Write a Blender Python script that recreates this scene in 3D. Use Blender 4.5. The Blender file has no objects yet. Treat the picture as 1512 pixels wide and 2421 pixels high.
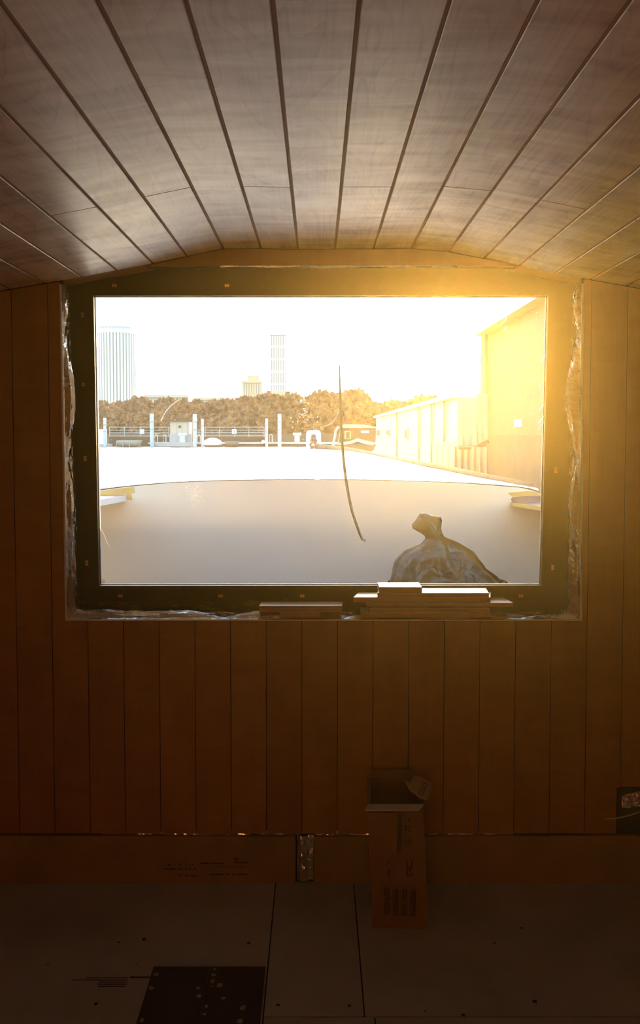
import bpy, bmesh, math, random
from mathutils import Vector, noise, Matrix
random.seed(7)
sc = bpy.context.scene
COL = sc.collection

# ------------------------------------------------------------------ camera
F = 1900.0; PITCH = math.atan(F/45000.0); CX = 749.0
CY = 1023 + F*math.tan(PITCH)
D = 2.71                 # camera to panelled end wall
EYE = 1.552              # eye height above the cabin floor
cam_d = bpy.data.cameras.new('camera'); cam = bpy.data.objects.new('camera', cam_d); COL.objects.link(cam)
cam_d.sensor_fit = 'VERTICAL'; cam_d.sensor_height = 36.0; cam_d.lens = F/2421*36.0
cam_d.shift_x = (756-CX)/2421; cam_d.shift_y = (CY-1210.5)/2421
cam_d.clip_start = 0.05; cam_d.clip_end = 3000
cam.location = (0, 0, EYE); cam.rotation_euler = (math.pi/2-PITCH, 0, 0)
sc.camera = cam

def P(px, py, Y):
    u = (px-CX)/F; v = (CY-py)/F
    dy = math.cos(PITCH)+v*math.sin(PITCH); dz = -math.sin(PITCH)+v*math.cos(PITCH)
    t = Y/dy
    return Vector((u*t, Y, EYE+dz*t))

# ------------------------------------------------------------------ world, sun, exposure
SUN_AZ = math.radians(8.7); SUN_EL = math.radians(5.2)
world = bpy.data.worlds.new('world'); sc.world = world; world.use_nodes = True
nt = world.node_tree; nt.nodes.clear()
sky = nt.nodes.new('ShaderNodeTexSky'); sky.sky_type = 'NISHITA'; sky.sun_disc = False
sky.sun_elevation = math.radians(9); sky.sun_rotation = SUN_AZ; sky.dust_density = 2.0; sky.air_density = 1.2; sky.ozone_density = 2.0; sky.altitude = 10
bg = nt.nodes.new('ShaderNodeBackground'); bg.inputs['Strength'].default_value = 0.75
wo = nt.nodes.new('ShaderNodeOutputWorld')
nt.links.new(sky.outputs[0], bg.inputs[0]); nt.links.new(bg.outputs[0], wo.inputs[0])
sun_d = bpy.data.lights.new('sun', 'SUN'); sun_d.energy = 16.0; sun_d.color = (1.0, 0.76, 0.46); sun_d.angle = math.radians(3.0)
sun = bpy.data.objects.new('sun', sun_d); COL.objects.link(sun); sun.location = (3, 20, 6)
sdir = Vector((math.sin(SUN_AZ)*math.cos(SUN_EL), math.cos(SUN_AZ)*math.cos(SUN_EL), math.sin(SUN_EL)))
sun.rotation_euler = sdir.to_track_quat('Z', 'Y').to_euler()
vs = sc.view_settings
vs.view_transform = 'Standard'; vs.look = 'None'; vs.exposure = 1.05; vs.gamma = 1.0; vs.use_curve_mapping = False
cy = sc.cycles
cy.use_denoising = True; cy.use_adaptive_sampling = True; cy.adaptive_threshold = 0.02; cy.max_bounces = 8; cy.diffuse_bounces = 4; cy.glossy_bounces = 4; cy.transmission_bounces = 4
cy.transparent_max_bounces = 12; cy.volume_bounces = 0; cy.sample_clamp_indirect = 6.0; cy.caustics_reflective = True
HAZE_IN = 0.0042; HAZE_G = 0.84

# ------------------------------------------------------------------ helpers
def tag(o, label=None, cat=None, group=None, kind=None):
    if label: o['label'] = label
    if cat: o['category'] = cat
    if group: o['group'] = group
    if kind: o['kind'] = kind
    return o
def empty(name, loc=(0, 0, 0), rz=0.0):
    o = bpy.data.objects.new(name, None); COL.objects.link(o); o.location = loc; o.rotation_euler = (0, 0, rz)
    o.empty_display_size = 0.05
    return o
class MB:
    def __init__(self): self.v = []; self.f = []; self.smooth = False
    def add(self, vs, fs):
        n = len(self.v); self.v += [tuple(x) for x in vs]; self.f += [tuple(i+n for i in f) for f in fs]; return self
    def box(self, x0, x1, y0, y1, z0, z1):
        return self.add([(x0,y0,z0),(x1,y0,z0),(x1,y1,z0),(x0,y1,z0),(x0,y0,z1),(x1,y0,z1),(x1,y1,z1),(x0,y1,z1)],
            [(0,3,2,1),(4,5,6,7),(0,1,5,4),(1,2,6,5),(2,3,7,6),(3,0,4,7)])
    def prism(self, poly, ax, a0, a1):
        """poly: 2D points; ax 'y': (x,z) extruded in y; 'z': (x,y) in z; 'x': (y,z) in x"""
        n = len(poly)
        def mk(p, a):
            return {'y': (p[0], a, p[1]), 'z': (p[0], p[1], a), 'x': (a, p[0], p[1])}[ax]
        vs = [mk(p, a0) for p in poly]+[mk(p, a1) for p in poly]
        fs = [tuple(range(n)), tuple(range(2*n-1, n-1, -1))]+[(i, i+n, (i+1) % n+n, (i+1) % n) for i in range(n)]
        return self.add(vs, fs)
    def hexa(self, c8):
        return self.add(c8, [(0,3,2,1),(4,5,6,7),(0,1,5,4),(1,2,6,5),(2,3,7,6),(3,0,4,7)])
    def grid(self, fn, nu, nv, wrap=False):
        vs = [fn(i/nu, j/nv) for j in range(nv+1) for i in range(nu+(0 if wrap else 1))]
        w = nu if wrap else nu+1; fs = []
        for j in range(nv):
            for i in range(nu):
                a = j*w+i; b = j*w+(i+1) % w
                fs.append((a, b, b+w, a+w))
        return self.add(vs, fs)
    def tube(self, pts, r, n=8, caps=True):
        pts = [Vector(p) for p in pts]; m = len(pts); vs = []
        for k, p in enumerate(pts):
            t = (pts[min(k+1, m-1)]-pts[max(k-1, 0)]).normalized()
            a = t.cross(Vector((0, 0, 1)))
            if a.length < 1e-3: a = t.cross(Vector((1, 0, 0)))
            a.normalize(); b = t.cross(a)
            rr = r[k] if isinstance(r, (list, tuple)) else r
            vs += [p+(a*math.cos(2*math.pi*i/n)+b*math.sin(2*math.pi*i/n))*rr for i in range(n)]
        fs = [(k*n+i, k*n+(i+1) % n, (k+1)*n+(i+1) % n, (k+1)*n+i) for k in range(m-1) for i in range(n)]
        if caps: fs += [tuple(range(n-1, -1, -1)), tuple((m-1)*n+i for i in range(n))]
        return self.add(vs, fs)
    def lathe(self, prof, cx, cy, n=24):
        vs = [(cx+r*math.cos(2*math.pi*i/n), cy+r*math.sin(2*math.pi*i/n), z) for r, z in prof for i in range(n)]
        m = len(prof)
        fs = [(k*n+i, k*n+(i+1) % n, (k+1)*n+(i+1) % n, (k+1)*n+i) for k in range(m-1) for i in range(n)]
        fs += [tuple(range(n-1, -1, -1)), tuple((m-1)*n+i for i in range(n))]
        return self.add(vs, fs)
    def build(self, name, mat, parent=None, bevel=0.0, smooth=False, origin=None):
        me = bpy.data.meshes.new(name)
        vs = self.v
        if origin is not None:
            vs = [(a-origin[0], b-origin[1], c-origin[2]) for a, b, c in vs]
        me.from_pydata(vs, [], self.f)
        bm = bmesh.new(); bm.from_mesh(me)
        bmesh.ops.recalc_face_normals(bm, faces=bm.faces)
        if bevel > 0:
            bmesh.ops.bevel(bm, geom=list(bm.edges), offset=bevel, segments=2, affect='EDGES', clamp_overlap=True)
        bm.to_mesh(me); bm.free()
        if smooth:
            for p in me.polygons: p.use_smooth = True
        me.materials.append(mat)
        o = bpy.data.objects.new(name, me); COL.objects.link(o)
        if origin is not None: o.location = origin
        if parent is not None:
            o.parent = parent
            if parent.type == 'EMPTY' and origin is None and parent.get('_abs'):
                o.matrix_parent_inverse = Matrix.Translation(parent.location).inverted()
        return o
def aempty(name, loc):
    """Empty at a thing's base whose children are given in world coordinates."""
    o = empty(name, loc); o['_abs'] = 1; return o

# ------------------------------------------------------------------ materials
def newmat(name):
    m = bpy.data.materials.new(name); m.use_nodes = True; n = m.node_tree; n.nodes.clear()
    out = n.nodes.new('ShaderNodeOutputMaterial'); return m, n, out
def N(n, t, **kw):
    x = n.nodes.new(t)
    for k, v in kw.items():
        if k in x.inputs: x.inputs[k].default_value = v
        else: setattr(x, k, v)
    return x
def coords(n, scale=(1, 1, 1), rnd=True):
    tc = N(n, 'ShaderNodeTexCoord'); mp = N(n, 'ShaderNodeMapping'); mp.inputs['Scale'].default_value = scale
    if rnd:
        oi = N(n, 'ShaderNodeObjectInfo'); mu = N(n, 'ShaderNodeVectorMath', operation='SCALE'); mu.inputs[0].default_value = (37, 53, 29)
        n.links.new(oi.outputs['Random'], mu.inputs['Scale'])
        ad = N(n, 'ShaderNodeVectorMath', operation='ADD'); n.links.new(tc.outputs['Object'], ad.inputs[0]); n.links.new(mu.outputs[0], ad.inputs[1])
        n.links.new(ad.outputs[0], mp.inputs[0])
    else: n.links.new(tc.outputs['Object'], mp.inputs[0])
    return mp.outputs[0]
def ramp(n, fac, stops):
    r = N(n, 'ShaderNodeValToRGB'); e = r.color_ramp.elements
    while len(e) < len(stops): e.new(0.5)
    for k, (p, c) in enumerate(stops): e[k].position = p; e[k].color = (*c, 1)
    n.links.new(fac, r.inputs[0]); return r.outputs[0]
def simple(name, col, rough=0.6, metal=0.0, var=0.15, nscale=6.0, bump=0.0, bscale=40, spec=0.5, dirt=None):
    m, n, out = newmat(name); b = N(n, 'ShaderNodeBsdfPrincipled')
    v = coords(n)
    no = N(n, 'ShaderNodeTexNoise', Scale=nscale, Detail=5.0); n.links.new(v, no.inputs['Vector'])
    c0 = tuple(c*(1-var) for c in col); c1 = tuple(min(1, c*(1+var)) for c in col)
    st = [(0.3, c0), (0.7, c1)]
    if dirt: st = [(0.0, dirt), (0.36, c0), (0.75, c1)]
    n.links.new(ramp(n, no.outputs['Fac'], st), b.inputs['Base Color'])
    b.inputs['Roughness'].default_value = rough; b.inputs['Metallic'].default_value = metal
    b.inputs['Specular IOR Level'].default_value = spec
    if bump:
        n2 = N(n, 'ShaderNodeTexNoise', Scale=bscale, Detail=4.0); n.links.new(v, n2.inputs['Vector'])
        bp = N(n, 'ShaderNodeBump', Strength=bump, Distance=0.01); n.links.new(n2.outputs['Fac'], bp.inputs['Height']); n.links.new(bp.outputs[0], b.inputs['Normal'])
    n.links.new(b.outputs[0], out.inputs[0]); return m
def wood(name, dark, mid, light, axis='y', rough=0.38, spec=0.5, contrast=1.0):
    """figured plywood veneer: contour rings of a stretched noise, cross-grain flame and blotches"""
    m, n, out = newmat(name); b = N(n, 'ShaderNodeBsdfPrincipled')
    sl = {'y': (6, 1.3, 6), 'z': (6, 6, 1.3), 'x': (1.3, 6, 6)}[axis]
    v = coords(n, sl)
    big = N(n, 'ShaderNodeTexNoise', Scale=0.9, Detail=1.5, Distortion=0.6); n.links.new(v, big.inputs['Vector'])
    mul = N(n, 'ShaderNodeMath', operation='MULTIPLY'); mul.inputs[1].default_value = 20.0; n.links.new(big.outputs['Fac'], mul.inputs[0])
    fr = N(n, 'ShaderNodeMath', operation='FRACT'); n.links.new(mul.outputs[0], fr.inputs[0])
    pw = N(n, 'ShaderNodeMath', operation='POWER'); pw.inputs[1].default_value = 5.0; n.links.new(fr.outputs[0], pw.inputs[0])
    sc2 = {'y': (3, 16, 3), 'z': (3, 3, 16), 'x': (16, 3, 3)}[axis]
    vf = coords(n, sc2); fl = N(n, 'ShaderNodeTexNoise', Scale=1.0, Detail=2.0, Distortion=1.0); n.links.new(vf, fl.inputs['Vector'])
    sg = {'y': (160, 4, 160), 'z': (160, 160, 4), 'x': (4, 160, 160)}[axis]
    vg = coords(n, sg); gr = N(n, 'ShaderNodeTexNoise', Scale=1.0, Detail=3.0); n.links.new(vg, gr.inputs['Vector'])
    vb = coords(n, {'y': (7, 3, 7), 'z': (7, 7, 3), 'x': (3, 7, 7)}[axis]); bl = N(n, 'ShaderNodeTexNoise', Scale=1.0, Detail=2.0); n.links.new(vb, bl.inputs['Vector'])
    def ma(op, a, bb):
        x = N(n, 'ShaderNodeMath', operation=op)
        for k, y in enumerate((a, bb)):
            if isinstance(y, (int, float)): x.inputs[k].default_value = y
            else: n.links.new(y, x.inputs[k])
        return x.outputs[0]
    s = ma('MULTIPLY', fl.outputs['Fac'], 0.30*contrast)
    s = ma('ADD', s, ma('MULTIPLY', bl.outputs['Fac'], 0.58*contrast))
    s = ma('ADD', s, ma('MULTIPLY', gr.outputs['Fac'], 0.12*contrast))
    s = ma('ADD', s, 0.5-0.5*contrast)
    s = ma('SUBTRACT', s, ma('MULTIPLY', pw.outputs[0], 0.055*contrast))
    oi = N(n, 'ShaderNodeObjectInfo'); s = ma('ADD', s, ma('MULTIPLY', ma('SUBTRACT', oi.outputs['Random'], 0.5), 0.10))
    n.links.new(ramp(n, s, [(0.25, dark), (0.48, mid), (0.72, light)]), b.inputs['Base Color'])
    rr = N(n, 'ShaderNodeMapRange'); rr.inputs['To Min'].default_value = rough+0.08; rr.inputs['To Max'].default_value = rough-0.08
    n.links.new(fl.outputs['Fac'], rr.inputs['Value']); n.links.new(rr.outputs[0], b.inputs['Roughness'])
    b.inputs['Specular IOR Level'].default_value = spec
    bp = N(n, 'ShaderNodeBump', Strength=0.12, Distance=0.004); n.links.new(s, bp.inputs['Height']); n.links.new(bp.outputs[0], b.inputs['Normal'])
    n.links.new(b.outputs[0], out.inputs[0]); return m

M = {}
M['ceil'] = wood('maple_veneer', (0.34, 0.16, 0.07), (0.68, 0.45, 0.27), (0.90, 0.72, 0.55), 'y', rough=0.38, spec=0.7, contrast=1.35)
M['wall'] = wood('wall_veneer', (0.22, 0.085, 0.022), (0.325, 0.13, 0.034), (0.42, 0.185, 0.054), 'z', rough=0.5, spec=0.3, contrast=0.6)  # ceiling's wood, with orange bounce and flare tint put into the colour
M['header'] = wood('header_veneer', (0.22, 0.085, 0.022), (0.325, 0.13, 0.034), (0.42, 0.185, 0.054), 'x', rough=0.5, spec=0.3, contrast=0.5)  # header carries the same bounce and flare tint in its colour
M['groove'] = simple('groove_brown', (0.36, 0.18, 0.09), 0.7)
M['dark'] = simple('dark_backing', (0.02, 0.012, 0.006), 0.9)
M['ply_edge'] = simple('ply_edge', (0.62, 0.52, 0.42), 0.5)
M['floor'] = simple('floor_board', (0.40, 0.44, 0.54), 0.62, var=0.14, nscale=3, bump=0.1, dirt=(0.20, 0.19, 0.20))
M['base'] = simple('base_board', (0.28, 0.17, 0.07), 0.7, var=0.15, nscale=5)
M['plate'] = simple('black_panel', (0.030, 0.031, 0.042), 0.45, var=0.2)
M['splat'] = simple('grey_splat', (0.30, 0.30, 0.34), 0.6)
M['foil'] = simple('foil', (0.90, 0.92, 0.96), 0.19, metal=1.0, var=0.05, bump=0.5, bscale=30)
M['tab'] = simple('fixing_tab', (0.42, 0.24, 0.13), 0.6)
M['tab_ring'] = simple('fixing_ring', (0.20, 0.09, 0.04), 0.5)
M['box'] = simple('cardboard', (0.22, 0.10, 0.045), 0.8, var=0.1)
M['box_mid'] = simple('cardboard_mid', (0.27, 0.12, 0.05), 0.8)
M['box_in'] = simple('cardboard_inside', (0.12, 0.07, 0.035), 0.85, var=0.1)
M['box_pale'] = simple('cardboard_white', (0.62, 0.58, 0.58), 0.75, var=0.05)
M['print'] = simple('dark_print', (0.035, 0.02, 0.012), 0.8)
M['offcut'] = wood('offcut_veneer', (0.50, 0.40, 0.32), (0.62, 0.53, 0.45), (0.72, 0.64, 0.56), 'x', rough=0.35, spec=0.5, contrast=0.4)
M['offcut_edge'] = simple('offcut_edge', (0.34, 0.17, 0.06), 0.6)
M['cable_pale'] = simple('pale_cable', (0.40, 0.30, 0.15), 0.5)
M['black_rubber'] = simple('black_rubber', (0.02, 0.02, 0.02), 0.5)
M['cream'] = simple('cream_paint', (0.88, 0.83, 0.73), 0.6, var=0.04, nscale=2.0, bump=0.05)
M['white'] = simple('white_paint', (0.80, 0.80, 0.80), 0.45, var=0.03)
M['yellow'] = simple('yellow_paint', (0.70, 0.46, 0.14), 0.6, var=0.12, nscale=12)
M['oxide'] = simple('worn_purple_grey_paint', (0.26, 0.17, 0.17), 0.4, var=0.2, nscale=10)
M['rope'] = simple('rope', (0.32, 0.22, 0.13), 0.85, bump=0.8, bscale=160)
M['rust'] = simple('rusty_chain', (0.24, 0.13, 0.07), 0.7)
M['galv'] = simple('galvanised', (0.34, 0.34, 0.36), 0.45, var=0.06)
M['tan'] = simple('tan_cladding', (0.12, 0.072, 0.048), 0.7, var=0.1)
M['brown'] = simple('brown_cladding', (0.085, 0.055, 0.038), 0.7, var=0.1)
M['pile'] = simple('pile_white', (0.50, 0.52, 0.54), 0.5)
M['deckwhite'] = simple('deck_white', (0.62, 0.64, 0.66), 0.5)
M['box_light'] = simple('cardboard_light', (0.40, 0.25, 0.17), 0.8)
M['tarp'] = simple('grey_tarp', (0.28, 0.23, 0.20), 0.7, var=0.1)
M['hull_dark'] = simple('dark_hull', (0.10, 0.065, 0.045), 0.55)
M['hull_white'] = simple('white_cabin', (0.44, 0.37, 0.31), 0.5, var=0.04)
M['window_dark'] = simple('dark_glass', (0.05, 0.05, 0.05), 0.2)
M['deckwood'] = simple('pontoon_deck', (0.45, 0.42, 0.38), 0.8)
M['tree'] = simple('bare_brush', (0.23, 0.12, 0.055), 0.9, var=0.5, nscale=1.2)  # haze's warm lift on the far trees is put into this colour
M['trunk'] = simple('bark', (0.12, 0.08, 0.05), 0.9)
M['tower'] = simple('haze_pale_tower', (0.62, 0.63, 0.60), 0.6, var=0.04, nscale=0.05)  # paled to put the distance haze into the colour
M['tower_line'] = simple('tower_recess', (0.33, 0.35, 0.34), 0.6, nscale=0.05)  # recess colour lifted for the same distance haze
M['ochre'] = simple('ochre_block', (0.50, 0.38, 0.27), 0.7, nscale=0.05)
M['bank'] = simple('bank', (0.16, 0.11, 0.07), 0.9, nscale=0.3)

def mat_bag():
    m, n, out = newmat('black_bin_bag'); b = N(n, 'ShaderNodeBsdfPrincipled')
    b.inputs['Base Color'].default_value = (0.012, 0.010, 0.009, 1); b.inputs['Roughness'].default_value = 0.26
    v = coords(n, (1, 1, 0.6)); no = N(n, 'ShaderNodeTexNoise', Scale=16.0, Detail=3.0, Distortion=1.5); no.noise_type = 'RIDGED_MULTIFRACTAL'
    n.links.new(v, no.inputs['Vector']); bp = N(n, 'ShaderNodeBump', Strength=0.5, Distance=0.006)
    n.links.new(no.outputs['Fac'], bp.inputs['Height']); n.links.new(bp.outputs[0], b.inputs['Normal'])
    tr = N(n, 'ShaderNodeBsdfTranslucent'); tr.inputs[0].default_value = (0.10, 0.08, 0.07, 1)
    mx = N(n, 'ShaderNodeMixShader'); mx.inputs[0].default_value = 0.03
    n.links.new(b.outputs[0], mx.inputs[1]); n.links.new(tr.outputs[0], mx.inputs[2]); n.links.new(mx.outputs[0], out.inputs[0]); return m
M['bag'] = mat_bag()
def mat_steel():
    m, n, out = newmat('black_steel'); b = N(n, 'ShaderNodeBsdfPrincipled')
    v = coords(n, (6, 6, 14), rnd=False); no = N(n, 'ShaderNodeTexNoise', Scale=2.2, Detail=8.0, Roughness=0.7); n.links.new(v, no.inputs['Vector'])
    tc = N(n, 'ShaderNodeTexCoord'); sx = N(n, 'ShaderNodeSeparateXYZ'); n.links.new(tc.outputs['Object'], sx.inputs[0])
    mr = N(n, 'ShaderNodeMapRange'); mr.inputs['From Min'].default_value = EYE-0.52; mr.inputs['From Max'].default_value = EYE-0.60
    n.links.new(sx.outputs['Z'], mr.inputs['Value'])
    mu = N(n, 'ShaderNodeMath', operation='MULTIPLY'); n.links.new(no.outputs['Fac'], mu.inputs[0]); n.links.new(mr.outputs[0], mu.inputs[1])
    n.links.new(ramp(n, mu.outputs[0], [(0.50, (0.016, 0.015, 0.011)), (0.66, (0.11, 0.07, 0.035))]), b.inputs['Base Color'])
    b.inputs['Roughness'].default_value = 0.6
    n.links.new(b.outputs[0], out.inputs[0]); return m
M['steel'] = mat_steel()
def mat_water():
    m, n, out = newmat('harbour_water'); b = N(n, 'ShaderNodeBsdfPrincipled')
    b.inputs['Base Color'].default_value = (0.10, 0.10, 0.09, 1); b.inputs['Roughness'].default_value = 0.18; b.inputs['IOR'].default_value = 1.5
    v = coords(n, (1, 1, 1), rnd=False); no = N(n, 'ShaderNodeTexNoise', Scale=1.6, Detail=4.0); n.links.new(v, no.inputs['Vector'])
    bp = N(n, 'ShaderNodeBump', Strength=0.35, Distance=0.04); n.links.new(no.outputs['Fac'], bp.inputs['Height']); n.links.new(bp.outputs[0], b.inputs['Normal'])
    n.links.new(b.outputs[0], out.inputs[0]); return m
M['water'] = mat_water()
def mat_glass():
    m, n, out = newmat('veiled_window_glass')
    t = N(n, 'ShaderNodeBsdfTransparent'); t.inputs[0].default_value = (0.97, 0.97, 0.95, 1)
    g = N(n, 'ShaderNodeBsdfGlossy'); g.inputs['Roughness'].default_value = 0.02
    fr = N(n, 'ShaderNodeFresnel', IOR=1.35)
    m1 = N(n, 'ShaderNodeMixShader'); n.links.new(fr.outputs[0], m1.inputs[0]); n.links.new(t.outputs[0], m1.inputs[1]); n.links.new(g.outputs[0], m1.inputs[2])
    # dust film added to veil and lift the view: sunlight shines through it
    d = N(n, 'ShaderNodeBsdfTranslucent'); d.inputs[0].default_value = (0.95, 0.82, 0.62, 1)
    v = coords(n, (1, 1, 1), rnd=False); no = N(n, 'ShaderNodeTexNoise', Scale=2.0, Detail=6.0, Roughness=0.65); n.links.new(v, no.inputs['Vector'])
    mr = N(n, 'ShaderNodeMapRange'); mr.inputs['From Min'].default_value = 0.3; mr.inputs['From Max'].default_value = 0.7
    mr.inputs['To Min'].default_value = 0.008; mr.inputs['To Max'].default_value = 0.02
    n.links.new(no.outputs['Fac'], mr.inputs['Value'])
    m2 = N(n, 'ShaderNodeMixShader'); n.links.new(mr.outputs[0], m2.inputs[0]); n.links.new(m1.outputs[0], m2.inputs[1]); n.links.new(d.outputs[0], m2.inputs[2])
    n.links.new(m2.outputs[0], out.inputs[0]); return m
M['glass'] = mat_glass()
def mat_fleck():
    m, n, out = newmat('pale_fleck'); d = N(n, 'ShaderNodeBsdfTranslucent'); d.inputs[0].default_value = (0.95, 0.93, 0.88, 1)
    e = N(n, 'ShaderNodeBsdfDiffuse'); e.inputs[0].default_value = (0.9, 0.88, 0.84, 1)
    mx = N(n, 'ShaderNodeMixShader'); mx.inputs[0].default_value = 0.3; n.links.new(d.outputs[0], mx.inputs[1]); n.links.new(e.outputs[0], mx.inputs[2])
    n.links.new(mx.outputs[0], out.inputs[0]); return m
M['fleck'] = mat_fleck()
def mat_haze(name, dens, g, col):
    """haze added to stand in for lens flare glow: thick in the upper right of the cabin, thin near the floor and at the left"""
    m, n, out = newmat(name); s = N(n, 'ShaderNodeVolumeScatter', Density=dens, Anisotropy=g); s.inputs['Color'].default_value = (*col, 1)
    tc = N(n, 'ShaderNodeTexCoord'); sx = N(n, 'ShaderNodeSeparateXYZ'); n.links.new(tc.outputs['Object'], sx.inputs[0])
    a = N(n, 'ShaderNodeMapRange', interpolation_type='SMOOTHSTEP'); a.inputs['From Min'].default_value = -0.45; a.inputs['From Max'].default_value = 0.45
    a.inputs['To Min'].default_value = 0.10; a.inputs['To Max'].default_value = 1.0; n.links.new(sx.outputs['X'], a.inputs['Value'])
    b = N(n, 'ShaderNodeMapRange', interpolation_type='SMOOTHSTEP'); b.inputs['From Min'].default_value = 1.0; b.inputs['From Max'].default_value = 1.55
    b.inputs['To Min'].default_value = 0.08; b.inputs['To Max'].default_value = 1.0; n.links.new(sx.outputs['Z'], b.inputs['Value'])
    c = N(n, 'ShaderNodeMath', operation='MULTIPLY'); n.links.new(a.outputs[0], c.inputs[0]); n.links.new(b.outputs[0], c.inputs[1])
    d = N(n, 'ShaderNodeMath', operation='MULTIPLY'); n.links.new(c.outputs[0], d.inputs[0]); d.inputs[1].default_value = dens
    n.links.new(d.outputs[0], s.inputs['Density'])
    n.links.new(s.outputs[0], out.inputs['Volume']); return m

# ------------------------------------------------------------------ ceiling profile
LJ = [(704,589),(616,587),(528,588),(442,606),(361,623),(276,639),(193,655),(107,670),(22,684),(-64,699),(-150,713),(-225,725)]
RJ = [(792,588),(883,588),(972,587),(1059,595),(1144,611),(1227,628),(1310,647),(1395,661),(1480,676),(1565,692),(1650,706),(1723,718)]
joints = [P(x, y, D) for x, y in reversed(LJ)]+[P(x, y, D) for x, y in RJ]
joints = [(p.x, p.z) for p in joints]
XL, XR = joints[0][0], joints[-1][0]
def arch(x):
    for (x0, z0), (x1, z1) in zip(joints, joints[1:]):
        if x0 <= x <= x1: return z0+(z1-z0)*(x-x0)/(x1-x0)
    return joints[0][1] if x < XL else joints[-1][1]
YB = -3.2
T = 0.0035

ceiling = MB()
n = len(joints)
poly = [(x, z+T+0.001) for x, z in joints]+[(x, z+0.08) for x, z in reversed(joints)]
ceiling_o = MB().prism(poly, 'y', YB, D+0.16).build('ceiling', M['groove']); tag(ceiling_o, kind='structure')
G = 0.0032
for i in range(n-1):
    (x0, z0), (x1, z1) = joints[i], joints[i+1]
    d = Vector((x1-x0, z1-z0)).normalized(); nn = Vector((-d.y, d.x))
    a = Vector((x0, z0))+d*G; b = Vector((x1, z1))-d*G
    # the central board (704..792) is an A board
    isB = (i-11) % 2 != 0
    cuts = [D, 2.035, -0.365, -2.765, YB] if isB else [D, 1.13, -1.27, YB]
    for c0, c1 in zip(cuts, cuts[1:]):
        e = 0.0019
        ch = 0.0015
        q = [a+nn*ch, a+d*ch, b-d*ch, b+nn*ch, b+nn*T, a+nn*T]
        pl = MB().prism([(v.x, v.y) for v in q], 'y', c1+e, c0-e)
        o = pl.build('plank', M['ceil'], ceiling_o)

# ------------------------------------------------------------------ end wall
def X(px, py=1200, Y=D): return P(px, py, Y).x
def Z(py, Y=D): return P(749, py, Y).z
seams = [X(39+84.25*k, 1500) for k in range(-4, 21)]
opL0, opL1 = P(143, 668, D), P(157, 1465, D)
opR0, opR1 = P(1376, 664, D), P(1372, 1465, D)
zS = Z(1465); zTop = Z(629); zBot = Z(1971)
opening = [(opL1.x, zS), (opR1.x, zS), (opR0.x, 0), (opL0.x, 0)]
def opx(z, side):
    a, b = (opL0, opL1) if side < 0 else (opR0, opR1)
    return b.x+(a.x-b.x)*(z-b.z)/(a.z-b.z)
# backing behind planks, with the opening
wb = MB()
yb0, yb1 = D+0.0125, D+0.03
zc = max(z for x, z in joints)
wb.box(XL, opL1.x-0.004, yb0, yb1, 0, zc+0.05); wb.box(opR0.x+0.004, XR, yb0, yb1, 0, zc+0.05)
wb.box(opL1.x-0.004, opR0.x+0.004, yb0, yb1, 0, zS-0.004)
wall = wb.build('wall_front', M['dark']); tag(wall, kind='structure')
g = 0.0011
WT = 0.0035
XLi, XRi = XL+0.012, XR-0.012
for s0, s1 in zip(seams, seams[1:]):
    a, b = max(s0+g, XLi), min(s1-g, XRi)
    if b-a < 0.01: continue
    def top(x): return arch(x)-0.002
    xs_top = [a]+[x for x, z in joints if a < x < b]+[b]
    zb = zBot
    if s0 > X(1440): zb = Z(1860)
    if b < opL1.x and b < opL0.x or a > opR0.x:      # full height
        poly = [(a, zb), (b, zb)]+[(x, top(x)) for x in reversed(xs_top)]
    elif a > opL1.x and b < opR1.x:                  # below window
        poly = [(a, zb), (b, zb), (b, zS-0.003), (a, zS-0.003)]
    elif a < opL1.x:                                 # notch at left
        xl = min(opL0.x, opL1.x)
        xt = [x for x in xs_top if x < opL0.x-0.004]+[opL0.x-0.004]
        poly = [(a, zb), (b, zb), (b, zS-0.003), (opL1.x-0.004, zS-0.003)]+[(x, top(x)) for x in reversed(xt)]
    else:
        xt = [opR0.x+0.004]+[x for x in xs_top if x > opR0.x+0.004]
        poly = [(a, zb), (b, zb)]+[(x, top(x)) for x in reversed(xt)]+[(opR1.x+0.004, zS-0.003), (a, zS-0.003)]
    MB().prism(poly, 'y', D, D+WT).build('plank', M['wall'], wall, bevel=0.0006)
# header strip over the window
xs = [P(345, 628, D).x]+[x for x, z in joints if P(345,628,D).x < x < P(1228,628,D).x]+[P(1228, 628, D).x]
poly = [(xs[0], zTop), (xs[-1], zTop)]+[(x, max(arch(x)-0.002, zTop+0.002)) for x in reversed(xs)]
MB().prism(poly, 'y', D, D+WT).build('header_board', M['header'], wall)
poly2 = [(p[0], p[1]) for p in poly]
MB().prism(poly2, 'y', D+WT+0.0005, D+0.035).build('header_backing', M['dark'], wall)

# ------------------------------------------------------------------ window
YS = D+0.115      # inner face of the black steel bulkhead
YG = YS+0.012     # glass
win = aempty('window_1', P(749, 1386, YS)); tag(win, kind='structure')
gl = [P(219, 697, YS), P(1297, 697, YS), P(1281, 1386, YS), P(232, 1387, YS)]
ox0, ox1, oz0, oz1 = XL-0.05, XR+0.05, -0.02, zc+0.08
sm = MB()
def ringplate(mb, y0, y1, hole, outer):
    h = [(p[0], p[1]) for p in hole]; o = [(p[0], p[1]) for p in outer]
    vs = [(x, y0, z) for x, z in o]+[(x, y0, z) for x, z in h]+[(x, y1, z) for x, z in o]+[(x, y1, z) for x, z in h]
    fs = []
    for i in range(4):
        j = (i+1) % 4
        fs += [(i, j, 4+j, 4+i), (8+i, 12+i, 12+j, 8+j), (4+i, 4+j, 12+j, 12+i), (i, 8+i, 8+j, j)]
    mb.add(vs, fs)
hole = [(p.x, p.z) for p in gl]
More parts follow.
